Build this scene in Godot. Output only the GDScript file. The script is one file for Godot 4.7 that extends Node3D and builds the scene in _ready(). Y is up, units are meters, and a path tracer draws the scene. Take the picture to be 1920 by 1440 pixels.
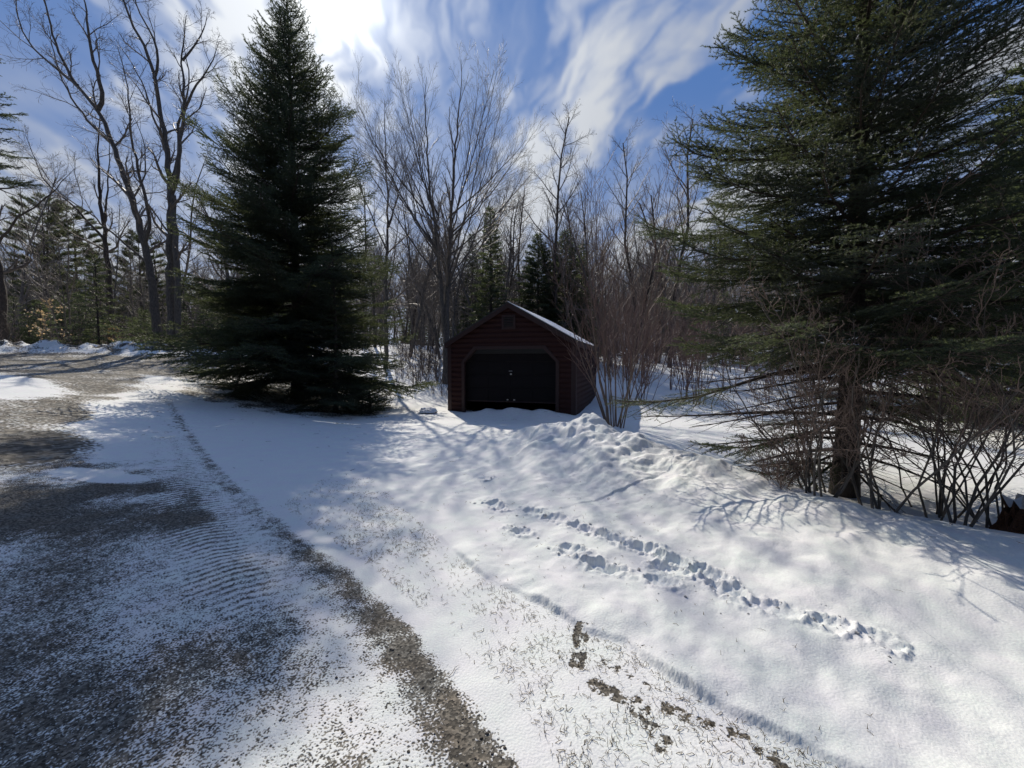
extends Node3D

const EYE := 1.6
var rng := RandomNumberGenerator.new()
var used := {}
var M := {}
var nz_low := FastNoiseLite.new()
var nz_mid := FastNoiseLite.new()
var nz_fine := FastNoiseLite.new()

# ------------------------------------------------------------------ helpers
class Buf:
	var v := PackedVector3Array()
	var n := PackedVector3Array()
	var i := PackedInt32Array()
	func mesh(m: Material) -> ArrayMesh:
		var a := []
		a.resize(Mesh.ARRAY_MAX)
		a[Mesh.ARRAY_VERTEX] = v
		if n.size() == v.size():
			a[Mesh.ARRAY_NORMAL] = n
		if i.size() > 0:
			a[Mesh.ARRAY_INDEX] = i
		var r := ArrayMesh.new()
		r.add_surface_from_arrays(Mesh.PRIMITIVE_TRIANGLES, a)
		r.surface_set_material(0, m)
		return r
	func tube(p: PackedVector3Array, r: PackedFloat32Array, sides: int) -> void:
		var k := p.size()
		var base := v.size()
		var ref := Vector3(0.31, 0.17, 0.93)
		for s in k:
			var d := (p[mini(s + 1, k - 1)] - p[maxi(s - 1, 0)]).normalized()
			var a := d.cross(ref)
			if a.length_squared() < 0.02:
				a = d.cross(Vector3(0.9, 0.1, -0.3))
			a = a.normalized()
			var b := d.cross(a)
			for q in sides:
				var t := TAU * q / sides
				var o := a * cos(t) + b * sin(t)
				v.append(p[s] + o * r[s])
				n.append(o)
		for s in k - 1:
			for q in sides:
				var q2 := (q + 1) % sides
				var x := base + s * sides + q
				var y := base + s * sides + q2
				i.append_array([x, x + sides, y, y, x + sides, y + sides])
	func quad(a: Vector3, b: Vector3, c: Vector3, d: Vector3) -> void:
		# corners counter-clockwise seen from the front
		var nn := (b - a).cross(d - a).normalized()
		var k := v.size()
		v.append_array([a, b, c, d])
		n.append_array([nn, nn, nn, nn])
		i.append_array([k, k + 2, k + 1, k, k + 3, k + 2])
	func tri(a: Vector3, b: Vector3, c: Vector3) -> void:
		var nn := (b - a).cross(c - a).normalized()
		var k := v.size()
		v.append_array([a, b, c])
		n.append_array([nn, nn, nn])
		i.append_array([k, k + 2, k + 1])
	func box(lo: Vector3, hi: Vector3) -> void:
		var p := func(x, y, z): return Vector3(hi.x if x else lo.x, hi.y if y else lo.y, hi.z if z else lo.z)
		quad(p.call(0, 0, 1), p.call(1, 0, 1), p.call(1, 1, 1), p.call(0, 1, 1))
		quad(p.call(1, 0, 0), p.call(0, 0, 0), p.call(0, 1, 0), p.call(1, 1, 0))
		quad(p.call(1, 0, 1), p.call(1, 0, 0), p.call(1, 1, 0), p.call(1, 1, 1))
		quad(p.call(0, 0, 0), p.call(0, 0, 1), p.call(0, 1, 1), p.call(0, 1, 0))
		quad(p.call(0, 1, 1), p.call(1, 1, 1), p.call(1, 1, 0), p.call(0, 1, 0))
		quad(p.call(0, 0, 0), p.call(1, 0, 0), p.call(1, 0, 1), p.call(0, 0, 1))
	func extrude(poly: PackedVector2Array, z0: float, z1: float) -> void:
		# poly counter-clockwise in x,y; front at z1
		var t := Geometry2D.triangulate_polygon(poly)
		for k in range(0, t.size(), 3):
			var a := poly[t[k]]
			var b := poly[t[k + 1]]
			var c := poly[t[k + 2]]
			if (b - a).cross(c - a) < 0:
				var s := b
				b = c
				c = s
			tri(Vector3(a.x, a.y, z1), Vector3(b.x, b.y, z1), Vector3(c.x, c.y, z1))
			tri(Vector3(a.x, a.y, z0), Vector3(c.x, c.y, z0), Vector3(b.x, b.y, z0))
		for k in poly.size():
			var a := poly[k]
			var b := poly[(k + 1) % poly.size()]
			quad(Vector3(a.x, a.y, z1), Vector3(a.x, a.y, z0), Vector3(b.x, b.y, z0), Vector3(b.x, b.y, z1))

func numbered(s: String) -> String:
	if not used.has(s):
		used[s] = 0
		return s
	used[s] += 1
	return "%s_%03d" % [s, used[s]]

func part(called: String, m: Mesh, parent: Node, mat: Material = null) -> MeshInstance3D:
	var o := MeshInstance3D.new()
	o.name = called
	o.mesh = m
	if mat:
		o.material_override = mat
	parent.add_child(o, true)
	return o

func thing(called: String, label: String, category: String, at := Vector3.ZERO, turn := 0.0, group := "") -> Node3D:
	var o := Node3D.new()
	o.name = numbered(called)
	add_child(o)
	o.position = at
	o.rotation.y = turn
	o.set_meta("label", label)
	o.set_meta("category", category)
	if group:
		o.set_meta("group", group)
	return o

func lin(r: float, g: float, b: float) -> Color:
	return Color(r, g, b).linear_to_srgb()

func sp(t: float, k: float) -> float:
	var q := t / k
	return t if q > 20.0 else log(1.0 + exp(q)) * k

func sst(a: float, b: float, x: float) -> float:
	return smoothstep(a, b, x)

# ------------------------------------------------------------------ the lie of the land
var ridge := [Vector4(0.85, -7.8, 0.50, 0.95), Vector4(1.25, -7.4, 0.62, 1.35), Vector4(1.75, -6.4, 0.48, 1.4), Vector4(2.4, -5.5, 0.32, 1.25), Vector4(2.85, -4.5, 0.22, 1.2), Vector4(3.4, -3.65, 0.18, 1.2), Vector4(4.3, -3.1, 0.16, 1.2), Vector4(6.0, -2.2, 0.15, 1.2), Vector4(9.5, -0.6, 0.15, 1.2)]
var crack := [Vector2(-1.89, -5.65), Vector2(-0.68, -3.74), Vector2(-0.24, -3.05), Vector2(0.0, -2.85), Vector2(0.21, -2.66), Vector2(0.44, -2.39), Vector2(0.64, -2.3), Vector2(0.75, -2.1), Vector2(0.91, -1.88), Vector2(1.07, -1.75), Vector2(1.2, -1.65), Vector2(1.6, -1.3), Vector2(2.6, -0.4)]
var track1 := [Vector2(-10.6, -12.4), Vector2(-7.8, -9.7), Vector2(-4.55, -6.3), Vector2(-2.84, -4.57), Vector2(-1.91, -3.68), Vector2(-1.25, -3.07), Vector2(-0.72, -2.49), Vector2(-0.42, -2.1), Vector2(-0.12, -1.7), Vector2(0.4, -0.9), Vector2(0.9, 0.2)]
var track2 := [Vector2(-9.56, -10.78), Vector2(-5.62, -6.63), Vector2(-3.58, -4.54), Vector2(-2.38, -3.32), Vector2(-1.67, -2.6), Vector2(-1.09, -1.96), Vector2(-0.7, -1.3), Vector2(-0.2, -0.3)]
# boot prints in the thin snow: toe, heel, bareness
var prints := [[Vector2(0.42, -2.44), Vector2(0.35, -2.15), 0.75], [Vector2(0.52, -2.16), Vector2(0.65, -1.99), 0.45], [Vector2(0.42, -2.0), Vector2(0.6, -1.87), 0.8], [Vector2(0.56, -1.93), Vector2(0.64, -1.68), 0.6], [Vector2(0.73, -1.86), Vector2(0.97, -1.71), 0.55], [Vector2(1.04, -1.63), Vector2(1.2, -1.45), 0.7], [Vector2(0.72, -2.27), Vector2(0.83, -2.12), 0.3]]
# dents trodden into the thick snow: centre, heading, length, depth
var dents := [[-0.36, -5.6, 1.5, 0.2, 0.05], [-0.2, -4.6, 0.9, 0.26, 0.07], [0.23, -4.42, 0.75, 0.24, 0.05], [0.47, -4.18, 0.7, 0.26, 0.06], [0.68, -3.86, 0.7, 0.28, 0.08], [0.9, -3.68, 0.65, 0.28, 0.09], [1.1, -3.5, 0.6, 0.3, 0.1], [1.3, -3.28, 0.75, 0.3, 0.09], [1.45, -3.06, 0.9, 0.28, 0.08], [1.5, -2.84, 0.8, 0.24, 0.07], [1.64, -2.6, 0.8, 0.26, 0.05], [0.08, -3.84, 0.6, 0.2, 0.05], [0.5, -3.42, 0.8, 0.24, 0.05], [0.71, -3.16, 0.6, 0.3, 0.1], [1.07, -2.9, 0.7, 0.2, 0.06], [1.2, -3.12, 0.7, 0.26, 0.08], [1.9, -2.42, 0.7, 0.16, 0.03], [2.1, -2.3, 0.7, 0.14, 0.03]]

func near_line(pts: Array, x: float, z: float) -> Vector3:
	# distance, side (+ to the right of the way it runs), share of its length in segments
	var best := 1e9
	var side := 1.0
	var at := 0.0
	var p := Vector2(x, z)
	for k in pts.size() - 1:
		var a := Vector2(pts[k].x, pts[k].y)
		var b := Vector2(pts[k + 1].x, pts[k + 1].y)
		var ab := b - a
		var t := clampf((p - a).dot(ab) / ab.length_squared(), 0.0, 1.0)
		var q := p - a - ab * t
		var d := q.length()
		if d < best:
			best = d
			at = k + t
			side = 1.0 if ab.cross(p - a) > 0.0 else -1.0
	return Vector3(best, side, at)

func ground_base(x: float, z: float) -> float:
	var d := -z
	var hill := 3.3 * (1.0 - exp(-0.055 * sp(d - 15.5, 1.2)))
	var sx := (x - 0.7) / 4.2
	var sz := (z + 15.4) / 4.6
	hill *= 1.0 - exp(-pow(sx * sx + sz * sz, 2.0)) * (1.0 if d < 21.0 else 0.0) * 0.95
	var h := 2.9 * (1.0 - exp(-0.068 * sp(-x - 5.0, 0.8))) + hill * sst(-32.0, -10.0, x)
	# snow bank on the far side of the road
	var e := (-x * 0.45 + d - 26.6) / 0.9
	if x < -7.0 and abs(e) < 3.5:
		h += (0.34 + 0.3 * nz_mid.get_noise_2d(x * 0.8, z * 0.8) + 0.22 * nz_mid.get_noise_2d(x * 2.3, z * 2.3)) * exp(-e * e) * sst(-9.0, -12.0, x)
	return h

func ground_height(x: float, z: float, fine := true) -> float:
	var h := ground_base(x, z)
	var d := -z
	var und := nz_low.get_noise_2d(x * 0.35, z * 0.35) * 0.10 * sst(7.0, 14.0, Vector2(x, z).length())
	h += und
	if d > 13.0 or x > 10.5 or x < -8.0 or d < -2.0:
		if x > 3.0 or d > 16.0:
			h += nz_mid.get_noise_2d(x * 1.4, z * 1.4) * 0.05
		return h
	var mx := (x - 0.15) * 0.948 + (z + 12.75) * 0.317
	var mz := -(x - 0.15) * 0.317 + (z + 12.75) * 0.948
	h += 0.20 * exp(-pow(mx / 1.5, 4.0)) * exp(-pow((mz - 0.15) / 0.55, 2.0)) * (1.0 + 0.6 * nz_mid.get_noise_2d(x * 1.5, z))
	var r := near_line(ridge, x, z)
	var k := mini(int(r.z), ridge.size() - 2)
	var rv: Vector4 = ridge[k].lerp(ridge[k + 1], r.z - k)
	var w: float = rv.w if r.y > 0.0 else 0.75
	var bump := rv.z * exp(-pow(r.x / w, 2.0) * 1.1)
	h += bump * (1.0 + 0.35 * nz_mid.get_noise_2d(x * 1.1, z * 1.1))
	if r.y < 0.0 and d > 2.0:
		h -= 0.13 * sst(0.35, 1.3, r.x) * sst(9.0, 6.0, d) * sst(12.0, 8.0, x)
	var c := near_line(crack, x, z)
	var thick := 0.0
	if c.y < 0.0:
		thick = sst(0.0, 0.04, c.x + 0.012 * nz_fine.get_noise_2d(x * 3.0, z * 3.0)) * sst(0.15, 2.0, c.z)
		h += thick * (0.026 + 0.014 * exp(-pow((c.x - 0.2) / 0.16, 2.0)))
		thick = maxf(thick, sst(0.1, 0.8, c.x))
	if r.y < 0.0:
		thick = 1.0
	if fine:
		h += thick * (nz_mid.get_noise_2d(x * 1.1, z * 1.1 + x * 0.6) * 0.04 + nz_fine.get_noise_2d(x * 2.2, z * 2.2) * 0.006)
		h += bump * nz_fine.get_noise_2d(x * 1.4 + 9.0, z * 1.4) * 0.11
		h += (1.0 - thick) * nz_mid.get_noise_2d(x * 2.0, z * 2.0) * 0.008
		for q in dents:
			var ux := x - float(q[0])
			var uz := z - float(q[1])
			if ux * ux + uz * uz < 0.14:
				var ca := cos(float(q[2]))
				var sa := sin(float(q[2]))
				var along := (ux * ca + uz * sa) / (float(q[3]) * 0.5)
				var across := (-ux * sa + uz * ca) / 0.075
				var e := sqrt(along * along + across * across) + 0.7 * nz_fine.get_noise_2d(x * 2.0, z * 2.0)
				h -= float(q[4]) * 0.5 * sst(1.35, 0.5, e) * (1.0 + 0.3 * nz_fine.get_noise_2d(x * 3.0, z * 3.0))
				h += 0.014 * nz_fine.get_noise_2d(x * 6.0, z * 6.0) * sst(2.4, 1.2, e)
				h += 0.014 * exp(-pow((e - 1.35) / 0.25, 2.0)) * (1.0 + 0.9 * nz_fine.get_noise_2d(x * 5.0, z * 5.0))
	return h

func ell(x: float, z: float, cx: float, cz: float, rx: float, rz: float, turn := 0.0) -> float:
	var ux := x - cx
	var uz := z - cz
	var a := (ux * cos(turn) + uz * sin(turn)) / rx
	var b := (-ux * sin(turn) + uz * cos(turn)) / rz
	return sst(1.25, 0.7, sqrt(a * a + b * b) + 0.3 * nz_mid.get_noise_2d(x * 1.7, z * 1.7))

# how much of the ground the snow covers at a place
func snow_cover(x: float, z: float) -> float:
	var d := -z
	var n1 := nz_mid.get_noise_2d(x * 0.9 + 31.0, z * 0.9)
	var n2 := nz_low.get_noise_2d(x * 1.1, z * 1.1 + 17.0)
	var t1 := near_line(track1, x, z)
	var s1 := t1.x * t1.y * -1.0
	var c := 0.98
	# mixed gravel and snow on the left of the right-hand wheel track
	var left := sst(0.0, -0.5, s1) * sst(8.5, 5.5, d)
	var lane := sst(0.05, -0.25, s1) * sst(-3.0, -1.8, s1) * sst(12.0, 9.0, d)
	c = lerpf(c, 0.74 + 0.12 * n1, lane * 0.85)
	c = lerpf(c, 0.50 + 0.16 * n1 + 0.13 * n2, left)
	# the road itself
	var road := sst(0.0, -1.3, (x + 6.1) + (d - 6.0) * 0.66 + n2 * 0.8) * sst(5.0, 6.5, d)
	road = maxf(road, sst(14.0, 15.0, d + 0.3 * x * -0.2) * sst(-9.0, -11.0, x))
	road *= sst(26.0, 25.0, -x * 0.45 + d)
	c = lerpf(c, 0.36 + 0.14 * n2 + 0.12 * n1, road)
	c = lerpf(c, 0.88, ell(x, z, -12.5, -9.8, 2.6, 1.1, 0.35) * 0.9)
	c = lerpf(c, 0.93, ell(x, z, -16.0, -20.5, 5.0, 0.9, 0.3) * 0.8)
	c = lerpf(c, 0.96, ell(x, z, -7.3, -8.6, 3.4, 1.0, -2.25))
	c = lerpf(c, 0.30 + 0.5 * n1 + 0.3 * n2, ell(x, z, -5.0, -4.2, 2.0, 0.95, -0.2))
	c = lerpf(c, 0.2, ell(x, z, -7.6, -5.6, 1.4, 1.0, -0.6))
	c = lerpf(c, 0.88, ell(x, z, -5.35, -5.35, 0.65, 0.22, 0.1))
	# wheel tracks
	var core := exp(-pow((s1 + 0.02) / (0.11 if s1 > -0.02 else 0.26), 2.0))
	c = lerpf(c, lerpf(0.30, 0.52, sst(2.0, 4.5, d)) + 0.10 * n1 + 0.18 * nz_fine.get_noise_2d(x * 1.5, z * 1.5) + 0.22 * sst(-0.08, -0.3, s1), core * sst(12.5, 10.0, d))
	c = lerpf(c, 0.66, exp(-pow((s1 + 0.32) / 0.09, 2.0)) * 0.5)
	var t2 := near_line(track2, x, z)
	var core2 := exp(-pow(t2.x / 0.27, 2.0)) * sst(11.5, 9.0, d)
	var lug := 0.5 + 0.5 * sin((x * -0.62 + z * -0.78) * TAU / 0.085 + n1 * 4.0 + t2.x * 16.0)
	c = lerpf(c, 0.28 + 0.55 * lug, core2 * 0.6 * sst(2.3, 3.0, d) * (0.65 + 0.6 * n2 + 0.5 * nz_fine.get_noise_2d(x * 0.7, z * 0.7)))
	var core3 := exp(-pow((s1 + 0.3) / 0.1, 2.0)) * sst(3.5, 5.0, d) * sst(10.0, 8.0, d)
	c = lerpf(c, 0.35 + 0.5 * lug, core3 * 0.5)
	# trampled, needle-strewn ground under the spruces
	c = lerpf(c, 0.35 + 0.4 * n1, ell(x, z, -7.0, -13.4, 3.4, 2.6) * 0.85)
	c = lerpf(c, 0.45 + 0.4 * n1, ell(x, z, 4.5, -5.2, 1.2, 1.0) * 0.8)
	# thin snow on grass beside the track
	var cr := near_line(crack, x, z)
	if cr.y < 0.0 and cr.z > 0.01:
		c = maxf(c, sst(0.0, 0.03, cr.x) * 0.997)
	elif s1 > 0.0 and d < 6.0:
		c = lerpf(c, 0.865 + 0.09 * n1, sst(0.12, 0.3, s1) * sst(5.4, 3.6, d) * sst(-2.4, -1.2, x) * sst(0.0, 0.25, cr.x + 0.2 * n1))
	# banks and the forest floor
	if d > 16.0:
		var wild := sst(16.0, 18.0, d) * (1.0 - road)
		c = lerpf(c, 0.90 + 0.2 * n1 - 0.12 * sst(-8.0, -12.0, x), wild)
	var e := (-x * 0.45 + d - 26.6) / 0.9
	if x < -9.0:
		c = lerpf(c, 0.42 + 0.5 * n1 + 0.5 * nz_fine.get_noise_2d(x * 0.8, z * 0.8), exp(-e * e * 0.8))
	for q in prints:
		var a: Vector2 = q[0]
		var b: Vector2 = q[1]
		var ab := b - a
		var t := clampf((Vector2(x, z) - a).dot(ab) / ab.length_squared(), 0.0, 1.0)
		var waist := 0.05 - 0.014 * exp(-pow((t - 0.6) / 0.15, 2.0))
		var pd := (Vector2(x, z) - a - ab * t).length()
		if pd < 0.1:
			c = lerpf(c, 1.0 - float(q[2]) * (0.85 + 1.0 * nz_fine.get_noise_2d(x * 4.0, z * 4.0)), sst(waist + 0.012, waist - 0.02, pd + 0.012 * nz_fine.get_noise_2d(x * 6.0, z * 6.0)))
	return clampf(c, 0.0, 1.0)

func noise_bytes(w: int, freq: float, kind: int, oct: int, sd: int, off: Vector3) -> PackedByteArray:
	var n := FastNoiseLite.new()
	n.noise_type = kind
	n.seed = sd
	n.frequency = minf(freq, 0.4)
	n.offset = off
	n.fractal_octaves = oct
	if kind == FastNoiseLite.TYPE_CELLULAR:
		n.cellular_return_type = FastNoiseLite.RETURN_CELL_VALUE
		n.fractal_type = FastNoiseLite.FRACTAL_NONE
	var im := n.get_image(w, w, false, false, true)
	im.convert(Image.FORMAT_L8)
	return im.get_data()

# colour and relief of the ground over a square of the land
func ground_material(x0: float, z0: float, size: float, w: int, coarse: int, relief: float) -> StandardMaterial3D:
	var px := size / w
	var cm := Image.create(coarse, coarse, false, Image.FORMAT_L8)
	for j in coarse:
		for i in coarse:
			var c := snow_cover(x0 + (i + 0.5) * size / coarse, z0 + (j + 0.5) * size / coarse)
			cm.set_pixel(i, j, Color(c, c, c))
	cm.resize(w, w, Image.INTERPOLATE_CUBIC)
	var cov := cm.get_data()
	var off := Vector3(x0 / px, z0 / px, 0)
	var g1 := noise_bytes(w, px / 0.017, FastNoiseLite.TYPE_SIMPLEX_SMOOTH, 3, 5, off)
	var g2 := noise_bytes(w, px / 0.085, FastNoiseLite.TYPE_SIMPLEX_SMOOTH, 3, 6, off)
	var st := noise_bytes(w, px / 0.011, FastNoiseLite.TYPE_CELLULAR, 1, 7, off)
	var br := noise_bytes(w, px / 0.4, FastNoiseLite.TYPE_SIMPLEX_SMOOTH, 3, 8, off)
	var out := PackedByteArray()
	out.resize(w * w * 3)
	var hi := PackedByteArray()
	hi.resize(w * w)
	var o := 0
	for k in w * w:
		var n := g1[k] * 0.68 + g2[k] * 0.32
		var e := (cov[k] * 1.12 - 14.0 - n) * 0.05 + 0.5
		e = clampf(e, 0.0, 1.0)
		var tone := 47.0 + st[k] * 0.34 + g1[k] * 0.06
		var warm := 1.0 - br[k] * 0.00075
		var snow := 226.0 + g1[k] * 0.05 + st[k] * 0.02
		out[o] = int(tone + (snow - tone) * e)
		out[o + 1] = int(tone * (0.92 + 0.08 * (1.0 - br[k] * 0.004)) + (snow + 1.0 - tone * 0.95) * e)
		out[o + 2] = int(tone * (0.78 + 0.18 * warm * (1.0 - br[k] * 0.003)) * (1.0 - e) + (snow + 1.0) * e)
		o += 3
		hi[k] = int(clampf((1.0 - e) * (20.0 + st[k] * 0.42) + e * (104.0 + (cov[k] - n) * 0.34 + g2[k] * 0.12), 0.0, 255.0))
	var m := StandardMaterial3D.new()
	m.albedo_texture = ImageTexture.create_from_image(Image.create_from_data(w, w, false, Image.FORMAT_RGB8, out))
	m.heightmap_enabled = true
	m.heightmap_texture = ImageTexture.create_from_image(Image.create_from_data(w, w, false, Image.FORMAT_L8, hi))
	m.heightmap_scale = relief
	m.roughness = 0.75
	m.metallic_specular = 0.35
	return m

func ground_patch(called: String, x0: float, z0: float, x1: float, z1: float, step: float, mat: Material, u0: float, v0: float, usize: float, hole := Rect2()) -> void:
	var nx := int(round((x1 - x0) / step))
	var nzz := int(round((z1 - z0) / step))
	var v := PackedVector3Array()
	var uv := PackedVector2Array()
	v.resize((nx + 1) * (nzz + 1))
	uv.resize(v.size())
	var k := 0
	for j in nzz + 1:
		for i in nx + 1:
			var x := x0 + (x1 - x0) * i / nx
			var z := z0 + (z1 - z0) * j / nzz
			v[k] = Vector3(x, ground_height(x, z, step < 0.15), z)
			uv[k] = Vector2((x - u0) / usize, (z - v0) / usize)
			k += 1
	var nn := PackedVector3Array()
	nn.resize(v.size())
	var row := nx + 1
	for j in nzz + 1:
		for i in row:
			var c := j * row + i
			var dx := v[c + (1 if i < nx else 0)] - v[c - (1 if i > 0 else 0)]
			var dz := v[c + (row if j < nzz else 0)] - v[c - (row if j > 0 else 0)]
			nn[c] = dz.cross(dx).normalized()
	var idx := PackedInt32Array()
	for j in nzz:
		for i in nx:
			var a := j * row + i
			var mid := (v[a] + v[a + row + 1]) * 0.5
			if hole.has_area() and hole.has_point(Vector2(mid.x, mid.z)):
				continue
			idx.append_array([a, a + 1, a + row, a + 1, a + row + 1, a + row])
	var arr := []
	arr.resize(Mesh.ARRAY_MAX)
	arr[Mesh.ARRAY_VERTEX] = v
	arr[Mesh.ARRAY_NORMAL] = nn
	arr[Mesh.ARRAY_TEX_UV] = uv
	arr[Mesh.ARRAY_INDEX] = idx
	var m := ArrayMesh.new()
	m.add_surface_from_arrays(Mesh.PRIMITIVE_TRIANGLES, arr)
	m.surface_set_material(0, mat)
	var o := part(called, m, self)
	o.set_meta("kind", "structure")

# ------------------------------------------------------------------ materials
func bark(c: Color, c2: Color, scale: float, relief: float) -> StandardMaterial3D:
	var m := StandardMaterial3D.new()
	var n := FastNoiseLite.new()
	n.frequency = 0.03
	n.fractal_octaves = 4
	var t := NoiseTexture2D.new()
	t.width = 256
	t.height = 256
	t.seamless = true
	t.noise = n
	var g := Gradient.new()
	g.set_color(0, c)
	g.set_color(1, c2)
	t.color_ramp = g
	var t2 := NoiseTexture2D.new()
	t2.width = 256
	t2.height = 256
	t2.seamless = true
	t2.noise = n
	m.albedo_texture = t
	m.heightmap_enabled = true
	m.heightmap_texture = t2
	m.heightmap_scale = relief
	m.uv1_triplanar = true
	m.uv1_scale = Vector3(scale, scale * 0.3, scale)
	m.roughness = 0.85
	return m

func plain(c: Color, rough := 0.8, spec := 0.4) -> StandardMaterial3D:
	var m := StandardMaterial3D.new()
	m.albedo_color = c
	m.roughness = rough
	m.metallic_specular = spec
	return m

func painted(c: Color, c2: Color, rough: float) -> StandardMaterial3D:
	var m := bark(c, c2, 2.0, 0.06)
	m.roughness = rough
	m.uv1_scale = Vector3(0.7, 5.0, 0.7)
	return m

func make_materials() -> void:
	M.bark_grey = bark(lin(0.05, 0.044, 0.038), lin(0.20, 0.175, 0.15), 2.2, 1.2)
	M.bark_dark = bark(lin(0.03, 0.024, 0.02), lin(0.11, 0.09, 0.075), 2.5, 1.2)
	M.twig_grey = plain(lin(0.175, 0.143, 0.113), 0.5, 0.5)
	M.twig_brown = plain(lin(0.17, 0.122, 0.092), 0.5, 0.5)
	M.twig_red = plain(lin(0.19, 0.115, 0.09), 0.5, 0.5)
	M.twig_dark = plain(lin(0.06, 0.046, 0.038), 0.7)
	M.needles = plain(lin(0.018, 0.0235, 0.0185), 0.6, 0.35)
	M.needles_pale = plain(lin(0.027, 0.032, 0.030), 0.55, 0.4)
	M.needles_far = plain(lin(0.022, 0.028, 0.020), 0.5, 0.35)
	M.needles_pine = plain(lin(0.033, 0.029, 0.019), 0.6, 0.3)
	for k in ["needles", "needles_pale", "needles_far", "needles_pine"]:
		M[k].backlight_enabled = true
		M[k].backlight = lin(0.12, 0.15, 0.06)
	M.snow = plain(lin(0.84, 0.85, 0.87), 0.7, 0.35)
	var t := NoiseTexture2D.new()
	t.seamless = true
	var n := FastNoiseLite.new()
	n.frequency = 0.02
	n.fractal_octaves = 5
	t.noise = n
	M.snow.heightmap_enabled = true
	M.snow.heightmap_texture = t
	M.snow.heightmap_scale = 1.5
	M.snow.uv1_triplanar = true
	M.snow.uv1_scale = Vector3(1.1, 1.1, 1.1)
	M.twig_pale = plain(lin(0.20, 0.145, 0.118), 0.5)
	M.leaf_tan = plain(lin(0.36, 0.25, 0.13), 0.7)
	M.leaf_tan.backlight_enabled = true
	M.leaf_tan.backlight = lin(0.8, 0.6, 0.35)
	M.siding = painted(lin(0.036, 0.0145, 0.012), lin(0.052, 0.0205, 0.017), 0.65)
	M.siding.metallic_specular = 0.3
	M.trim = painted(lin(0.032, 0.0135, 0.0115), lin(0.043, 0.018, 0.0155), 0.6)
	M.wall_core = plain(lin(0.05, 0.03, 0.025), 0.9)
	M.door = painted(lin(0.014, 0.012, 0.0125), lin(0.019, 0.016, 0.017), 0.55)
	M.door.metallic_specular = 0.2
	M.metal = plain(lin(0.55, 0.55, 0.55), 0.35)
	M.metal.metallic = 0.9
	M.dark_metal = plain(lin(0.03, 0.03, 0.03), 0.5)
	M.shingle = bark(lin(0.03, 0.028, 0.028), lin(0.06, 0.055, 0.05), 6.0, 0.3)
	M.gravel = bark(lin(0.09, 0.08, 0.07), lin(0.24, 0.21, 0.18), 20.0, 0.2)
	M.grass = plain(lin(0.16, 0.12, 0.06), 0.8)
	M.rot = bark(lin(0.05, 0.022, 0.012), lin(0.22, 0.10, 0.045), 9.0, 2.0)

# ------------------------------------------------------------------ bare trees
func axis_off(d: Vector3, ang: float, roll: float) -> Vector3:
	var a := d.cross(Vector3.UP if abs(d.y) < 0.95 else Vector3.RIGHT).normalized()
	var b := d.cross(a)
	return (d * cos(ang) + (a * cos(roll) + b * sin(roll)) * sin(ang)).normalized()

# one shoot with the shoots that leave it; stout wood goes to bufs[0], fine wood to bufs[1]
func grow(bufs: Array, p: Vector3, dir: Vector3, length: float, r: float, level: int, o: Dictionary) -> void:
	var segs: int = maxi(2, o.segs - level)
	var pts := PackedVector3Array([p])
	var rad := PackedFloat32Array([r])
	var d := dir
	var crook: float = o.crook
	for s in segs:
		d = (d + Vector3(rng.randfn(), rng.randfn(), rng.randfn()) * crook + Vector3.UP * float(o.lift)).normalized()
		p += d * length / segs
		pts.append(p)
		rad.append(maxf(lerpf(r, r * float(o.tip), float(s + 1) / segs), float(o.thin)))
	bufs[0 if level <= int(o.stout) else 1].tube(pts, rad, [7, 5, 4, 3, 3, 3][level])
	branch_out(bufs, pts, rad, length, level, o)

func branch_out(bufs: Array, pts: PackedVector3Array, rad: PackedFloat32Array, length: float, level: int, o: Dictionary) -> void:
	if level >= int(o.levels):
		return
	var count: int = o.kids[level]
	var from: float = o.from[level]
	var roll := rng.randf() * TAU
	for k in count:
		var t := from + (1.0 - from) * (k + rng.randf()) / count
		var f := t * (pts.size() - 1)
		var s := mini(int(f), pts.size() - 2)
		var q := pts[s].lerp(pts[s + 1], f - s)
		var rr := lerpf(rad[s], rad[s + 1], f - s)
		roll += 2.4 + rng.randf_range(-0.5, 0.5)
		var nd := axis_off((pts[s + 1] - pts[s]).normalized(), rng.randf_range(o.ang[0], o.ang[1]), roll)
		var nl: float = length * float(o.ratio[level]) * rng.randf_range(0.6, 1.15) * (1.0 - float(o.fall[level]) * (t - from) / maxf(0.01, 1.0 - from))
		grow(bufs, q, nd, nl, rr * rng.randf_range(0.45, 0.65), level + 1, o)

const FOREST := {"segs": 7, "crook": 0.09, "lift": 0.05, "tip": 0.25, "thin": 0.0042, "stout": 0, "levels": 3, "kids": [24, 10, 6], "from": [0.24, 0.15, 0.12], "ang": [0.45, 0.95], "ratio": [0.30, 0.42, 0.5], "fall": [0.6, 0.5, 0.4]}

func tree_meshes(height: float, r: float, o: Dictionary, trunk_mat: Material, twig_mat: Material, lean := 0.05) -> Array:
	var b := [Buf.new(), Buf.new()]
	grow(b, Vector3(0, -0.3, 0), Vector3(rng.randfn() * lean, 1, rng.randfn() * lean).normalized(), height, r, 0, o)
	return [b[0].mesh(trunk_mat), b[1].mesh(twig_mat)]

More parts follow.
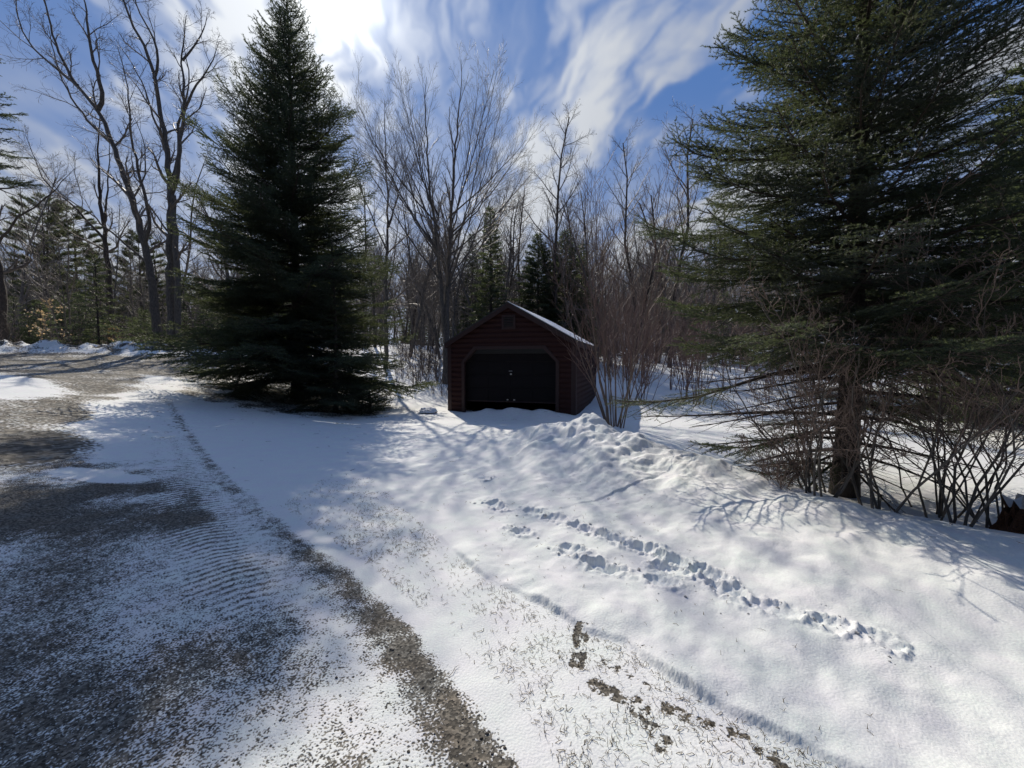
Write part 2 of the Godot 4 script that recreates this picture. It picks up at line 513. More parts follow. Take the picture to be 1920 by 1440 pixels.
func shrub_meshes(height: float, stems: int, spread: float, r: float, o: Dictionary, stem_mat: Material, twig_mat: Material) -> Array:
	var b := [Buf.new(), Buf.new()]
	for k in stems:
		var a := rng.randf() * TAU
		var q := rng.randf_range(0.15, 1.0) * spread
		var off := Vector3(cos(a), 0, sin(a)) * rng.randf() * 0.12 * height * spread
		grow(b, off - Vector3.UP * 0.25, Vector3(cos(a) * q, 1, sin(a) * q).normalized(), height * rng.randf_range(0.65, 1.05), r * rng.randf_range(0.6, 1.1), 0, o)
	return [b[0].mesh(stem_mat), b[1].mesh(twig_mat)]

func place_plant(called: String, label: String, cat: String, meshes: Array, names: Array, x: float, z: float, turn: float, s: float, group := "") -> Node3D:
	var t := thing(called, label, cat, Vector3(x, ground_height(x, z), z), turn, group)
	t.scale = Vector3(s, s, s)
	for k in meshes.size():
		part(names[k], meshes[k], t)
	return t

# a tree whose main limbs are given as points (x, y, z) from the foot with radii, the rest grown
func limb_tree(called: String, label: String, x: float, z: float, limbs: Array, o: Dictionary, trunk_mat: Material, twig_mat: Material) -> void:
	var b := [Buf.new(), Buf.new()]
	for l in limbs:
		var ctl: Array = l[0]
		var c := Curve3D.new()
		for k in ctl.size():
			var prev: Vector3 = ctl[maxi(k - 1, 0)]
			var next: Vector3 = ctl[mini(k + 1, ctl.size() - 1)]
			var tan := (next - prev) * 0.18
			c.add_point(ctl[k], -tan, tan)
		var len := c.get_baked_length()
		var n := maxi(4, int(len / 0.45))
		var pts := PackedVector3Array()
		var rad := PackedFloat32Array()
		for k in n + 1:
			var t := float(k) / n
			var p := c.sample_baked(len * t)
			p += Vector3(rng.randfn(), rng.randfn() * 0.4, rng.randfn()) * 0.025 * (0.0 if k == 0 else 1.0)
			pts.append(p)
			rad.append(maxf(lerpf(float(l[1]), float(l[2]), pow(t, 0.8)), 0.006))
		b[0].tube(pts, rad, 9)
		var oo := o.duplicate()
		var kids: int = int(len * float(l[3]) * 1.15)
		oo.kids = [0, kids, o.kids[2], o.kids[3]]
		if kids > 0:
			branch_out(b, pts, rad, float(o.reach), 1, oo)
	var t2 := thing(called, label, "tree", Vector3(x, ground_height(x, z), z))
	part("trunk", b[0].mesh(trunk_mat), t2)
	part("crown", b[1].mesh(twig_mat), t2)

# ------------------------------------------------------------------ spruces
func needle_row(b: PackedVector3Array, p0: Vector3, p1: Vector3, gap: float, long: float, wide: float) -> void:
	var ax := p1 - p0
	var len := ax.length()
	if len < 0.005:
		return
	ax /= len
	var u := ax.cross(Vector3.UP)
	if u.length_squared() < 0.01:
		u = Vector3.RIGHT
	u = u.normalized()
	var w := u.cross(ax)
	var n := maxi(2, int(len / gap))
	for k in n:
		var p := p0 + ax * len * (k + rng.randf()) / n
		var a := rng.randf() * TAU
		var rd := u * cos(a) + w * (sin(a) * 0.8 + 0.25)
		var d := (ax * 0.75 + rd * 0.75).normalized()
		var side := d.cross(ax + rd * 0.2).normalized() * wide * 0.5
		side = side.rotated(d, rng.randf() * PI)
		var tip := p + d * long * rng.randf_range(0.8, 1.2)
		b.append(p - side)
		b.append(p + side)
		b.append(tip)

func shoot(wood: Buf, nd: PackedVector3Array, sn: PackedVector3Array, p: Vector3, dir: Vector3, length: float, r: float, level: int, o: Dictionary) -> void:
	var segs := 6 if level == 0 else (3 if level == 1 else 2)
	var pts := PackedVector3Array([p])
	var rad := PackedFloat32Array([r])
	var d := dir
	for s in segs:
		var t := float(s + 1) / segs
		var bend := Vector3.ZERO
		if level == 0:
			bend = Vector3.UP * (float(o.sag) * (1.0 - t) * -0.35 + float(o.tipup) * t * 0.35)
		d = (d + bend + Vector3(rng.randfn(), rng.randfn() * 0.7, rng.randfn()) * 0.055).normalized()
		p += d * length / segs
		pts.append(p)
		rad.append(lerpf(r, r * 0.2, t))
	if level < 2 or o.get("wood_all", false):
		wood.tube(pts, rad, 5 if level == 0 else 3)
	var f0: float = float(o.bare) if level == 0 else (0.12 if level == 1 else 0.0)
	if float(o.gap) > 0.0:
		for s in segs:
			if (s + 1.0) / segs > f0:
				needle_row(nd, pts[s], pts[s + 1], float(o.gap) * (1.0 if level > 0 else 0.7), float(o.long), float(o.wide))
				if sn.size() < 60000 and rng.randf() < float(o.get("dust", 0.0)):
					needle_row(sn, pts[s] + Vector3.UP * 0.012, pts[s + 1] + Vector3.UP * 0.012, float(o.gap) * 3.0, float(o.long), float(o.wide) * 2.0)
	if level >= 2:
		return
	var count := int(length / (float(o.step) if level == 0 else float(o.step) * 0.75))
	for k in count:
		var t := f0 * 0.8 + (1.0 - f0 * 0.8) * (k + 0.3 + 0.4 * rng.randf()) / count
		if t > 0.97:
			continue
		var f := t * segs
		var s := mini(int(f), segs - 1)
		var q := pts[s].lerp(pts[s + 1], f - s)
		var ax := (pts[s + 1] - pts[s]).normalized()
		var lat := ax.cross(Vector3.UP).normalized() * (1.0 if k % 2 == 0 else -1.0)
		var ang := rng.randf_range(0.65, 1.0)
		var nd2 := (ax * cos(ang) + lat * sin(ang) + Vector3.UP * rng.randf_range(-0.32, 0.16)).normalized()
		var l2: float = length * (0.44 if level == 0 else 0.42) * (1.0 - 0.75 * t) * rng.randf_range(0.7, 1.15) + (0.05 if level == 0 else 0.035)
		if level == 0 and t < 0.3:
			l2 *= 0.75
		shoot(wood, nd, sn, q, nd2, l2, r * 0.26, level + 1, o)

func bough(length: float, o: Dictionary, wood_mat: Material, needle_mat: Material) -> Array:
	var w := Buf.new()
	var nd := PackedVector3Array()
	var sn := PackedVector3Array()
	shoot(w, nd, sn, Vector3.ZERO, Vector3.RIGHT, length, 0.008 + length * 0.0075, 0, o)
	var out := [w.mesh(wood_mat), null, null, length]
	if nd.size() > 0:
		var b := Buf.new()
		b.v = nd
		out[1] = b.mesh(needle_mat)
	if sn.size() > 0:
		var b2 := Buf.new()
		b2.v = sn
		out[2] = b2.mesh(M.snow)
	return out

func spruce(called: String, label: String, x: float, z: float, o: Dictionary, boughs: Array, dead: Array) -> void:
	var t := thing(called, label, "tree", Vector3(x, ground_height(x, z), z))
	var h: float = o.height
	var b := Buf.new()
	var pts := PackedVector3Array()
	var rad := PackedFloat32Array()
	for k in 15:
		var f := k / 14.0
		pts.append(Vector3(sin(f * 4.0) * 0.05, -0.25 + f * (h + 0.25), cos(f * 3.0) * 0.05 - 0.05))
		rad.append(lerpf(float(o.r), 0.012, f) * (1.0 + 0.35 * exp(-f * 30.0)))
	b.tube(pts, rad, 12)
	part("trunk", b.mesh(M.bark_dark), t)
	var y: float = o.first
	var yaw := rng.randf() * TAU
	for q in o.get("extra", []):
		var bb: Array = boughs[int(q[4])]
		var en := part("branch", bb[0], t)
		en.transform = Transform3D(Basis(Vector3.UP, float(q[1])) * Basis(Vector3.BACK, float(q[2])), Vector3(0, float(q[0]), 0)).scaled_local(Vector3.ONE * float(q[3]) / float(bb[3]))
		part("needles", bb[1], en)
	while y < h - 0.12:
		var f := y / h
		yaw += 2.399 + rng.randf_range(-0.35, 0.35)
		var want: float = float(o.reach) * pow(1.0 - f, float(o.shape)) * (rng.randf_range(0.62, 1.05) if rng.randf() < 0.85 else rng.randf_range(1.05, 1.22)) + 0.12
		if y < float(o.skirt):
			want *= lerpf(0.75, 1.0, y / float(o.skirt))
		if y < float(o.get("short_front", 0.0)) and sin(yaw) < -0.2:
			want *= 0.5
		var is_dead := y < float(o.dead_below) and rng.randf() < float(o.dead_share)
		var pool: Array = dead if is_dead else boughs
		var pick: Array = pool[0]
		var best := 1e9
		for c in pool:
			var e: float = abs(log(float(c[3]) / want)) + rng.randf() * 0.3
			if e < best:
				best = e
				pick = c
		var node := part("branch", pick[0], t)
		var s: float = clampf(want / float(pick[3]), 0.55, 1.5)
		var pitch: float = lerpf(float(o.low), float(o.high), pow(f, 0.8)) + rng.randf_range(-0.12, 0.12)
		node.transform = Transform3D(Basis(Vector3.UP, yaw) * Basis(Vector3.BACK, pitch) * Basis(Vector3.RIGHT, rng.randf_range(-0.25, 0.25)), Vector3(0, y, 0)).scaled_local(Vector3(s, s, s))
		if pick[1]:
			part("needles", pick[1], node)
		if pick[2]:
			part("snow_dusting", pick[2], node).set_meta("kind", "stuff")
		y += float(o.every) * rng.randf_range(0.6, 1.4) * lerpf(1.0, 0.8, f)

# a conifer of the wood behind, with its needles in one crown
func far_conifer_meshes(h: float, reach: float, first: float, shape: float, every: float, tuft: float, mat: Material, pine := false) -> Array:
	var w := Buf.new()
	w.tube(PackedVector3Array([Vector3(0, -0.3, 0), Vector3(0.04, h * 0.5, 0), Vector3(0, h, 0)]), PackedFloat32Array([0.013 * h, 0.008 * h, 0.01]), 7)
	var nd := PackedVector3Array()
	var y := first
	var yaw := 0.0
	while y < h:
		yaw += 2.4 + rng.randf_range(-0.4, 0.4)
		var f := (y - first) / (h - first)
		var l: float = reach * (pow(1.0 - f, shape) if not pine else sqrt(maxf(0.05, 1.0 - pow(f * 1.6 - 0.6, 2.0)))) * rng.randf_range(0.6, 1.15) + 0.12
		var d := Vector3(cos(yaw), lerpf(-0.25, 0.5, f) + (0.25 if pine else 0.0), sin(yaw)).normalized()
		var p := Vector3(0, y, 0)
		var q := p + d * l
		w.tube(PackedVector3Array([p, q]), PackedFloat32Array([0.012 + l * 0.006, 0.005]), 3)
		var lat := d.cross(Vector3.UP).normalized()
		var n := maxi(4, int(l / 0.085))
		for k in n:
			var t := lerpf(0.55 if pine else 0.2, 1.0, (k + rng.randf()) / n)
			var a := p.lerp(q, t)
			for sgn in [-1.0, 1.0]:
				var dd: Vector3 = (d + lat * sgn * rng.randf_range(0.5, 1.3) + Vector3.UP * rng.randf_range(-0.3, 0.25 if not pine else 0.8)).normalized()
				var bl: float = (l * 0.42 * (1.0 - t) + 0.14) * rng.randf_range(0.7, 1.2)
				needle_row(nd, a, a + dd * bl, tuft * 0.24, tuft, tuft * 0.30)
		y += every * rng.randf_range(0.6, 1.4)
	var b := Buf.new()
	b.v = nd
	return [w.mesh(M.bark_dark), b.mesh(mat)]

# ------------------------------------------------------------------ the shed
const SW := 4.09
const SL := 5.6
const SH := 2.3
const RISE := 1.16
const DW := 1.49
const DH := 2.08
const CH := 0.42

func opening(y: float) -> float:
	return DW if y < DH - CH else DW - (y - (DH - CH)) * 0.95

func gable(y: float) -> float:
	return SW / 2 if y < SH else SW / 2 * (1.0 - (y - SH) / RISE)

func plank(x0: float, x1: float, x0t: float, x1t: float, y0: float, y1: float) -> ArrayMesh:
	var b := Buf.new()
	var prof := [Vector2(y0, 0.0), Vector2(y0, 0.034), Vector2(lerpf(y0, y1, 0.30), 0.037), Vector2(lerpf(y0, y1, 0.55), 0.033), Vector2(lerpf(y0, y1, 0.75), 0.012), Vector2(y1, 0.004)]
	for k in prof.size() - 1:
		var a: Vector2 = prof[k]
		var c: Vector2 = prof[k + 1]
		var fa := (a.x - y0) / (y1 - y0)
		var fc := (c.x - y0) / (y1 - y0)
		b.quad(Vector3(lerpf(x0, x0t, fa), a.x, a.y), Vector3(lerpf(x1, x1t, fa), a.x, a.y), Vector3(lerpf(x1, x1t, fc), c.x, c.y), Vector3(lerpf(x0, x0t, fc), c.x, c.y))
	return b.mesh(M.siding)

func boxmesh(lo: Vector3, hi: Vector3, mat: Material) -> ArrayMesh:
	var b := Buf.new()
	b.box(lo, hi)
	return b.mesh(mat)

func polymesh(p: Array, z0: float, z1: float, mat: Material) -> ArrayMesh:
	var b := Buf.new()
	b.extrude(PackedVector2Array(p), z0, z1)
	return b.mesh(mat)

func build_shed() -> void:
	var t := thing("garden_shed", "dark red brown wooden garage shed with black overhead door and gabled roof", "shed", Vector3(0.739, -0.06, -15.68), -deg_to_rad(17.3))
	var zf := SL / 2
	# walls
	part("wall", polymesh([Vector2(-SW / 2, 0), Vector2(-DW, 0), Vector2(-DW, DH - CH), Vector2(-opening(DH), DH), Vector2(opening(DH), DH), Vector2(DW, DH - CH), Vector2(DW, 0), Vector2(SW / 2, 0), Vector2(SW / 2, SH), Vector2(0, SH + RISE), Vector2(-SW / 2, SH)], zf - 0.1, zf, M.wall_core), t)
	part("wall", polymesh([Vector2(-SW / 2, 0), Vector2(SW / 2, 0), Vector2(SW / 2, SH), Vector2(0, SH + RISE), Vector2(-SW / 2, SH)], -zf, -zf + 0.1, M.wall_core), t)
	for s in [-1.0, 1.0]:
		part("wall", boxmesh(Vector3(minf(s * SW / 2, s * (SW / 2 - 0.1)), 0, -zf + 0.1), Vector3(maxf(s * SW / 2, s * (SW / 2 - 0.1)), SH, zf - 0.1), M.wall_core), t)
	part("floor", boxmesh(Vector3(-SW / 2 + 0.1, 0.0, -zf + 0.1), Vector3(SW / 2 - 0.1, 0.05, zf - 0.1), M.wall_core), t)
	for s in [-1.2, 0.0, 1.2]:
		part("skid", boxmesh(Vector3(s - 0.08, -0.3, -zf), Vector3(s + 0.08, 0.0, zf - 0.05), M.bark_dark), t)
	# lap siding, board by board
	var e := 0.155
	var y := 0.0
	while y < SH + RISE - 0.1:
		var y1 := minf(y + e, SH + RISE - 0.03)
		var g0 := gable(y) - (0.09 if y < SH - 0.05 else 0.0)
		var g1 := gable(y1) - (0.09 if y < SH - 0.05 else 0.0)
		var front := Transform3D(Basis(), Vector3(0, 0, zf))
		if y < DH + 0.02:
			var o0 := opening(minf(y, DH)) + 0.06
			var o1 := opening(minf(y1, DH)) + 0.06
			part("siding_board", plank(-g0, -o0, -g1, -o1, y, y1), t).transform = front
			part("siding_board", plank(o0, g0, o1, g1, y, y1), t).transform = front
		else:
			part("siding_board", plank(-g0, g0, -g1, g1, y, y1), t).transform = front
		if y < SH - 0.04:
			y1 = minf(y + e, SH)
			var pm := plank(-SL / 2 + 0.09, SL / 2 - 0.09, -SL / 2 + 0.09, SL / 2 - 0.09, y, y1)
			part("siding_board", pm, t).transform = Transform3D(Basis(Vector3.UP, PI / 2), Vector3(SW / 2, 0, 0))
			part("siding_board", pm, t).transform = Transform3D(Basis(Vector3.UP, -PI / 2), Vector3(-SW / 2, 0, 0))
		y += e
	# corner boards
	for s in [-1.0, 1.0]:
		for zz in [zf, -zf]:
			var q: float = 1.0 if zz > 0 else -1.0
			part("corner_board", boxmesh(Vector3(s * (SW / 2 - 0.035) - 0.065, 0, zz - 0.0 if q > 0 else zz - 0.03), Vector3(s * (SW / 2 - 0.035) + 0.065, SH - 0.02, zz + 0.045 if q > 0 else zz), M.trim), t)
			part("corner_board", boxmesh(Vector3(s * SW / 2 if s > 0 else -SW / 2 - 0.045, 0, zz - 0.1 if q > 0 else zz), Vector3(SW / 2 + 0.045 if s > 0 else -SW / 2, SH - 0.02, zz if q > 0 else zz + 0.1), M.trim), t)
	# door casing
	var c := 0.10
	for s in [-1.0, 1.0]:
		part("door_casing", boxmesh(Vector3(s * (DW + c / 2 - 0.01) - c / 2, 0, zf - 0.05), Vector3(s * (DW + c / 2 - 0.01) + c / 2, DH - CH + 0.02, zf + 0.058), M.trim), t)
		var o1 := opening(DH)
		var p := [Vector2(s * DW, DH - CH + 0.02), Vector2(s * (DW + c), DH - CH + 0.02), Vector2(s * (o1 + 0.06), DH + c), Vector2(s * o1, DH)]
		if s < 0:
			p.reverse()
		part("door_casing", polymesh(p, zf - 0.05, zf + 0.055, M.trim), t)
	part("door_casing", boxmesh(Vector3(-opening(DH) - 0.05, DH, zf - 0.05), Vector3(opening(DH) + 0.05, DH + c, zf + 0.061), M.trim), t)
	# overhead door of four sections, drawn up a little
	var door := Node3D.new()
	door.name = "overhead_door"
	t.add_child(door)
	door.position = Vector3(0, 0.44, zf - 0.22)
	var heights := [0.0, 0.42, 0.83, 1.25, 1.62]
	for k in 4:
		var b := Buf.new()
		var lo: float = heights[k] + 0.004
		var hi: float = heights[k + 1] - 0.004
		b.box(Vector3(-DW - 0.06, lo, -0.04), Vector3(DW + 0.06, hi, 0.0))
		for q in 4:
			var xa := -DW + 0.04 + q * (2 * DW - 0.04) / 4
			var xb := xa + (2 * DW - 0.04) / 4 - 0.05
			b.box(Vector3(xa, lo + 0.07, 0.0), Vector3(xb, hi - 0.07, 0.012))
		part("door_section", b.mesh(M.door), door)
	part("bottom_rail", boxmesh(Vector3(-DW - 0.06, -0.03, -0.045), Vector3(DW + 0.06, 0.002, 0.012), M.trim), door)
	var hd := Buf.new()
	hd.tube(PackedVector3Array([Vector3(-0.055, 0.96, 0.05), Vector3(0.055, 0.96, 0.05)]), PackedFloat32Array([0.009, 0.009]), 8)
	hd.tube(PackedVector3Array([Vector3(0, 0.96, 0.0), Vector3(0, 0.96, 0.05)]), PackedFloat32Array([0.012, 0.012]), 8)
	part("handle", hd.mesh(M.metal), door)
	part("lock_plate", boxmesh(Vector3(-0.028, 0.84, 0.012), Vector3(0.028, 0.885, 0.024), M.metal), door)
	for s in [-0.11, 0.11]:
		part("lift_bracket", boxmesh(Vector3(s - 0.025, 0.035, 0.012), Vector3(s + 0.025, 0.065, 0.03), M.metal), door)
	part("door_header", boxmesh(Vector3(-DW, DH - 0.13, zf - 0.3), Vector3(DW, DH + 0.05, zf - 0.14), M.dark_metal), t)
	# gable vent
	var vent := part("gable_vent", boxmesh(Vector3(-0.19, 2.72, zf + 0.02), Vector3(0.19, 3.1, zf + 0.04), M.dark_metal), t)
	part("frame", boxmesh(Vector3(-0.22, 2.69, zf + 0.02), Vector3(-0.16, 3.13, zf + 0.06), M.trim), vent)
	part("frame", boxmesh(Vector3(0.16, 2.69, zf + 0.02), Vector3(0.22, 3.13, zf + 0.06), M.trim), vent)
	part("frame", boxmesh(Vector3(-0.158, 2.69, zf + 0.02), Vector3(0.158, 2.75, zf + 0.06), M.trim), vent)
	part("frame", boxmesh(Vector3(-0.158, 3.07, zf + 0.02), Vector3(0.158, 3.13, zf + 0.06), M.trim), vent)
	for k in 6:
		var sl := part("slat", boxmesh(Vector3(-0.157, -0.004, -0.015), Vector3(0.157, 0.004, 0.015), M.trim), vent)
		sl.transform = Transform3D(Basis(Vector3.RIGHT, 0.7), Vector3(0, 2.785 + k * 0.05, zf + 0.05))
	# roof: two slopes, rake boards, snow on the slope away from the sun
	var ov := 0.09
	var fo := 0.13
	var k := RISE / (SW / 2)
	var roof := Node3D.new()
	roof.name = "roof"
	t.add_child(roof)
	for s in [-1.0, 1.0]:
		var xe: float = s * (SW / 2 + ov)
		var ye := SH - k * ov
		var p := [Vector2(0, SH + RISE + 0.02), Vector2(0, SH + RISE + 0.06), Vector2(xe, ye + 0.06), Vector2(xe, ye + 0.02)]
		if s > 0:
			p.reverse()
		part("roof_slope", polymesh(p, -zf - fo, zf + fo, M.shingle), roof)
		var r := [Vector2(0, SH + RISE - 0.12), Vector2(0, SH + RISE + 0.018), Vector2(xe, ye + 0.018), Vector2(xe, ye - 0.12)]
		if s > 0:
			r.reverse()
		part("rake_board", polymesh(r, zf + fo - 0.03, zf + fo - 0.002, M.trim), roof)
		part("rake_board", polymesh(r, -zf - fo + 0.002, -zf - fo + 0.03, M.trim), roof)
		part("eave_board", boxmesh(Vector3(minf(xe, xe - s * 0.03), ye - 0.12, -zf - fo + 0.032), Vector3(maxf(xe, xe - s * 0.03), ye + 0.012, zf + fo - 0.032), M.trim), roof)
	# snow lying on the right-hand slope
	var sb := Buf.new()
	var nu := 40
	var nv := 46
	var grid := []
	for j in nv + 1:
		var rowp := []
		for i in nu + 1:
			var f := float(i) / nu
			var zz := lerpf(zf + fo + 0.015 + 0.01 * nz_fine.get_noise_1d(i * 0.4), -zf - fo, float(j) / nv)
			var edge := minf(minf(f, 1.0 - f) * 20.0, minf(float(j), float(nv - j)) * 0.8)
			var th := 0.02 * (1.0 - exp(-edge * 1.6)) + 0.012 * nz_fine.get_noise_2d(f * 4.0, zz * 2.0)
			rowp.append(Vector3(f * (SW / 2 + ov + 0.01), SH + RISE - k * f * (SW / 2 + ov) + 0.062 + maxf(th, 0.004), zz))
		grid.append(rowp)
	for j in nv:
		for i in nu:
			sb.quad(grid[j][i], grid[j][i + 1], grid[j + 1][i + 1], grid[j + 1][i])
	for i in nu:
		var a: Vector3 = grid[0][i]
		var b2: Vector3 = grid[0][i + 1]
		var fa := float(i) / nu
		var fb := float(i + 1) / nu
		sb.quad(Vector3(a.x, SH + RISE - k * fa * (SW / 2 + ov) + 0.062, a.z), Vector3(b2.x, SH + RISE - k * fb * (SW / 2 + ov) + 0.062, b2.z), b2 + Vector3(0, 0.018, 0), a + Vector3(0, 0.018, 0))
		sb.quad(a + Vector3(0, 0.018, 0), b2 + Vector3(0, 0.018, 0), grid[1][i + 1], grid[1][i])
	part("roof_snow", sb.mesh(M.snow), t)

# ------------------------------------------------------------------ sky
func build_sky() -> Sky:
	var w := 1536
	var h := 768
	var buf := PackedFloat32Array()
	buf.resize(w * h * 3)
	var n := FastNoiseLite.new()
	n.seed = 11
	n.frequency = 1.0
	n.fractal_octaves = 4
	var n2 := FastNoiseLite.new()
	n2.seed = 12
	n2.frequency = 0.8
	n2.fractal_octaves = 2
	var sun := SUN_DIR.normalized()
	for j in h:
		var el := (0.5 - (j + 0.5) / h) * PI
		var y := sin(el)
		for i in w:
			var az := (i + 0.5) / w * TAU
			var o := (j * w + i) * 3
			if y <= 0.0:
				buf[o] = 0.45
				buf[o + 1] = 0.5
				buf[o + 2] = 0.58
				continue
			var x := sin(az) * cos(el)
			var z := -cos(az) * cos(el)
			var u := x / (y + 0.08)
			var v := -z / (y + 0.08)
			var a := u * 0.3 - v * 0.954
			var b := u * 0.954 + v * 0.3
			var warp := n2.get_noise_2d(a * 0.5, b * 0.7) * 0.16
			var bb := b + warp * 0.5 + 0.07 * n.get_noise_2d(a * 2.6, b * 4.0)
			var st := n.get_noise_2d(a * 1.7 + warp, bb * 5.0)
			var fil := n.get_noise_2d(a * 3.4 + 13.0, bb * 14.0 + n2.get_noise_2d(a * 2.0, b) * 1.2)
			var puff := n.get_noise_2d(a * 2.6 + 40.0, b * 3.4)
			var ph := b - 0.70 if b > -0.3 else -1.0 + (b + 0.3) * 0.72
			var band := pow(0.5 + 0.5 * cos(TAU * (ph + warp * 0.35)), 1.25)
			var den := smoothstep(0.26, 1.02, band * 0.70 + st * 0.40 + fil * 0.26 + puff * 0.26 + 0.08)
			var haze := exp(-y / 0.17)
			den = clampf(den * clampf(y * 4.0, 0.0, 1.0) + 0.8 * smoothstep(0.52, 0.22, y) * (0.6 + st * 0.7), 0.0, 1.0)
			var cosang := clampf(x * sun.x + y * sun.y + z * sun.z, -1.0, 1.0)
			var ang := acos(cosang)
			var hz := 0.62 + 1.3 * exp(-ang / 0.75)
			var r := lerpf(0.105, 0.44 * hz, haze)
			var g := lerpf(0.275, 0.53 * hz, haze)
			var bl := lerpf(0.72, 0.70 * hz, haze)
			den = clampf(den + 0.5 * exp(-ang * ang / 0.05) * (0.8 + fil * 1.2), 0.0, 1.0) * 0.93
			var lit := 0.34 + 1.35 * exp(-ang / 0.70)
			r = lerpf(r, lit * 0.96, den)
			g = lerpf(g, lit, den)
			bl = lerpf(bl, lit * 1.06, den)
			var glow := 0.30 * exp(-ang / 0.26) + 1.6 * exp(-ang * ang / 0.0035)
			buf[o] = r + glow
			buf[o + 1] = g + glow * 0.98
			buf[o + 2] = bl + glow * 0.86
	var im := Image.create_from_data(w, h, false, Image.FORMAT_RGBF, buf.to_byte_array())
	var pm := PanoramaSkyMaterial.new()
	pm.panorama = ImageTexture.create_from_image(im)
	var s := Sky.new()
	s.sky_material = pm
	return s

const SUN_DIR := Vector3(-0.385, 0.862, -1.035)

# ------------------------------------------------------------------ the place
func _ready() -> void:
	rng.seed = 4711
	nz_low.seed = 1
	nz_low.frequency = 0.6
	nz_low.fractal_octaves = 3
	nz_mid.seed = 2
	nz_mid.frequency = 1.0
	nz_mid.fractal_octaves = 3
	nz_fine.seed = 3
	nz_fine.frequency = 3.0
	nz_fine.fractal_octaves = 3
	var cam := Camera3D.new()
	cam.name = "camera"
	cam.fov = 85.0
	cam.position = Vector3(0, EYE, 0)
	cam.rotation.x = -deg_to_rad(2.9)
	cam.near = 0.05
	cam.far = 600.0
	cam.current = true
	add_child(cam)
	var we := WorldEnvironment.new()
	we.name = "environment"
	var env := Environment.new()
	env.background_mode = Environment.BG_SKY
	env.sky = build_sky()
	env.background_energy_multiplier = 0.8
	env.tonemap_mode = Environment.TONE_MAPPER_LINEAR
	env.tonemap_exposure = 0.80
	env.sdfgi_enabled = true
	env.ssao_enabled = true
	env.ssil_enabled = true
	we.environment = env
	add_child(we)
	var sun := DirectionalLight3D.new()
	sun.name = "sun"
	sun.light_energy = 1.6
	sun.light_color = Color(1.0, 0.96, 0.895)
	sun.light_angular_distance = 0.5
	sun.shadow_enabled = true
	sun.basis = Basis.looking_at(-SUN_DIR.normalized(), Vector3.UP)
	add_child(sun)
	make_materials()
	build_ground()
	print("ground")
	build_shed()
	build_conifers()
	print("conifers")
	build_hero_trees()
	print("heroes")
	build_shrubs()
	build_forest()
	print("forest")
	build_litter()

func build_ground() -> void:
	var close_mat := ground_material(-2.72, -5.58, 5.12, 2048, 400, 0.9)
	var near_mat := ground_material(-6.24, -10.7, 10.24, 2048, 340, 1.0)
	var far_mat := ground_material(-30.0, -42.0, 48.0, 2048, 320, 2.2)
	ground_patch("driveway", -2.72, -5.58, 2.4, -0.46, 0.016, close_mat, -2.72, -5.58, 5.12)
	ground_patch("driveway_verge", -6.24, -10.7, 4.0, -0.46, 0.032, near_mat, -6.24, -10.7, 10.24, Rect2(-2.72 + 0.005, -5.58 + 0.005, 5.11, 5.11))
	ground_patch("ground", -30.08, -42.06, 17.92, 5.94, 0.16, far_mat, -30.0, -42.0, 48.0, Rect2(-6.24 + 0.02, -10.7 + 0.02, 10.2, 10.2))
	# far ground to the horizon
	ground_patch("forest_floor", -130.08, -170.06, 129.92, 69.94, 4.0, M.snow, 0, 0, 1.0, Rect2(-30.0, -42.0, 47.8, 47.8))

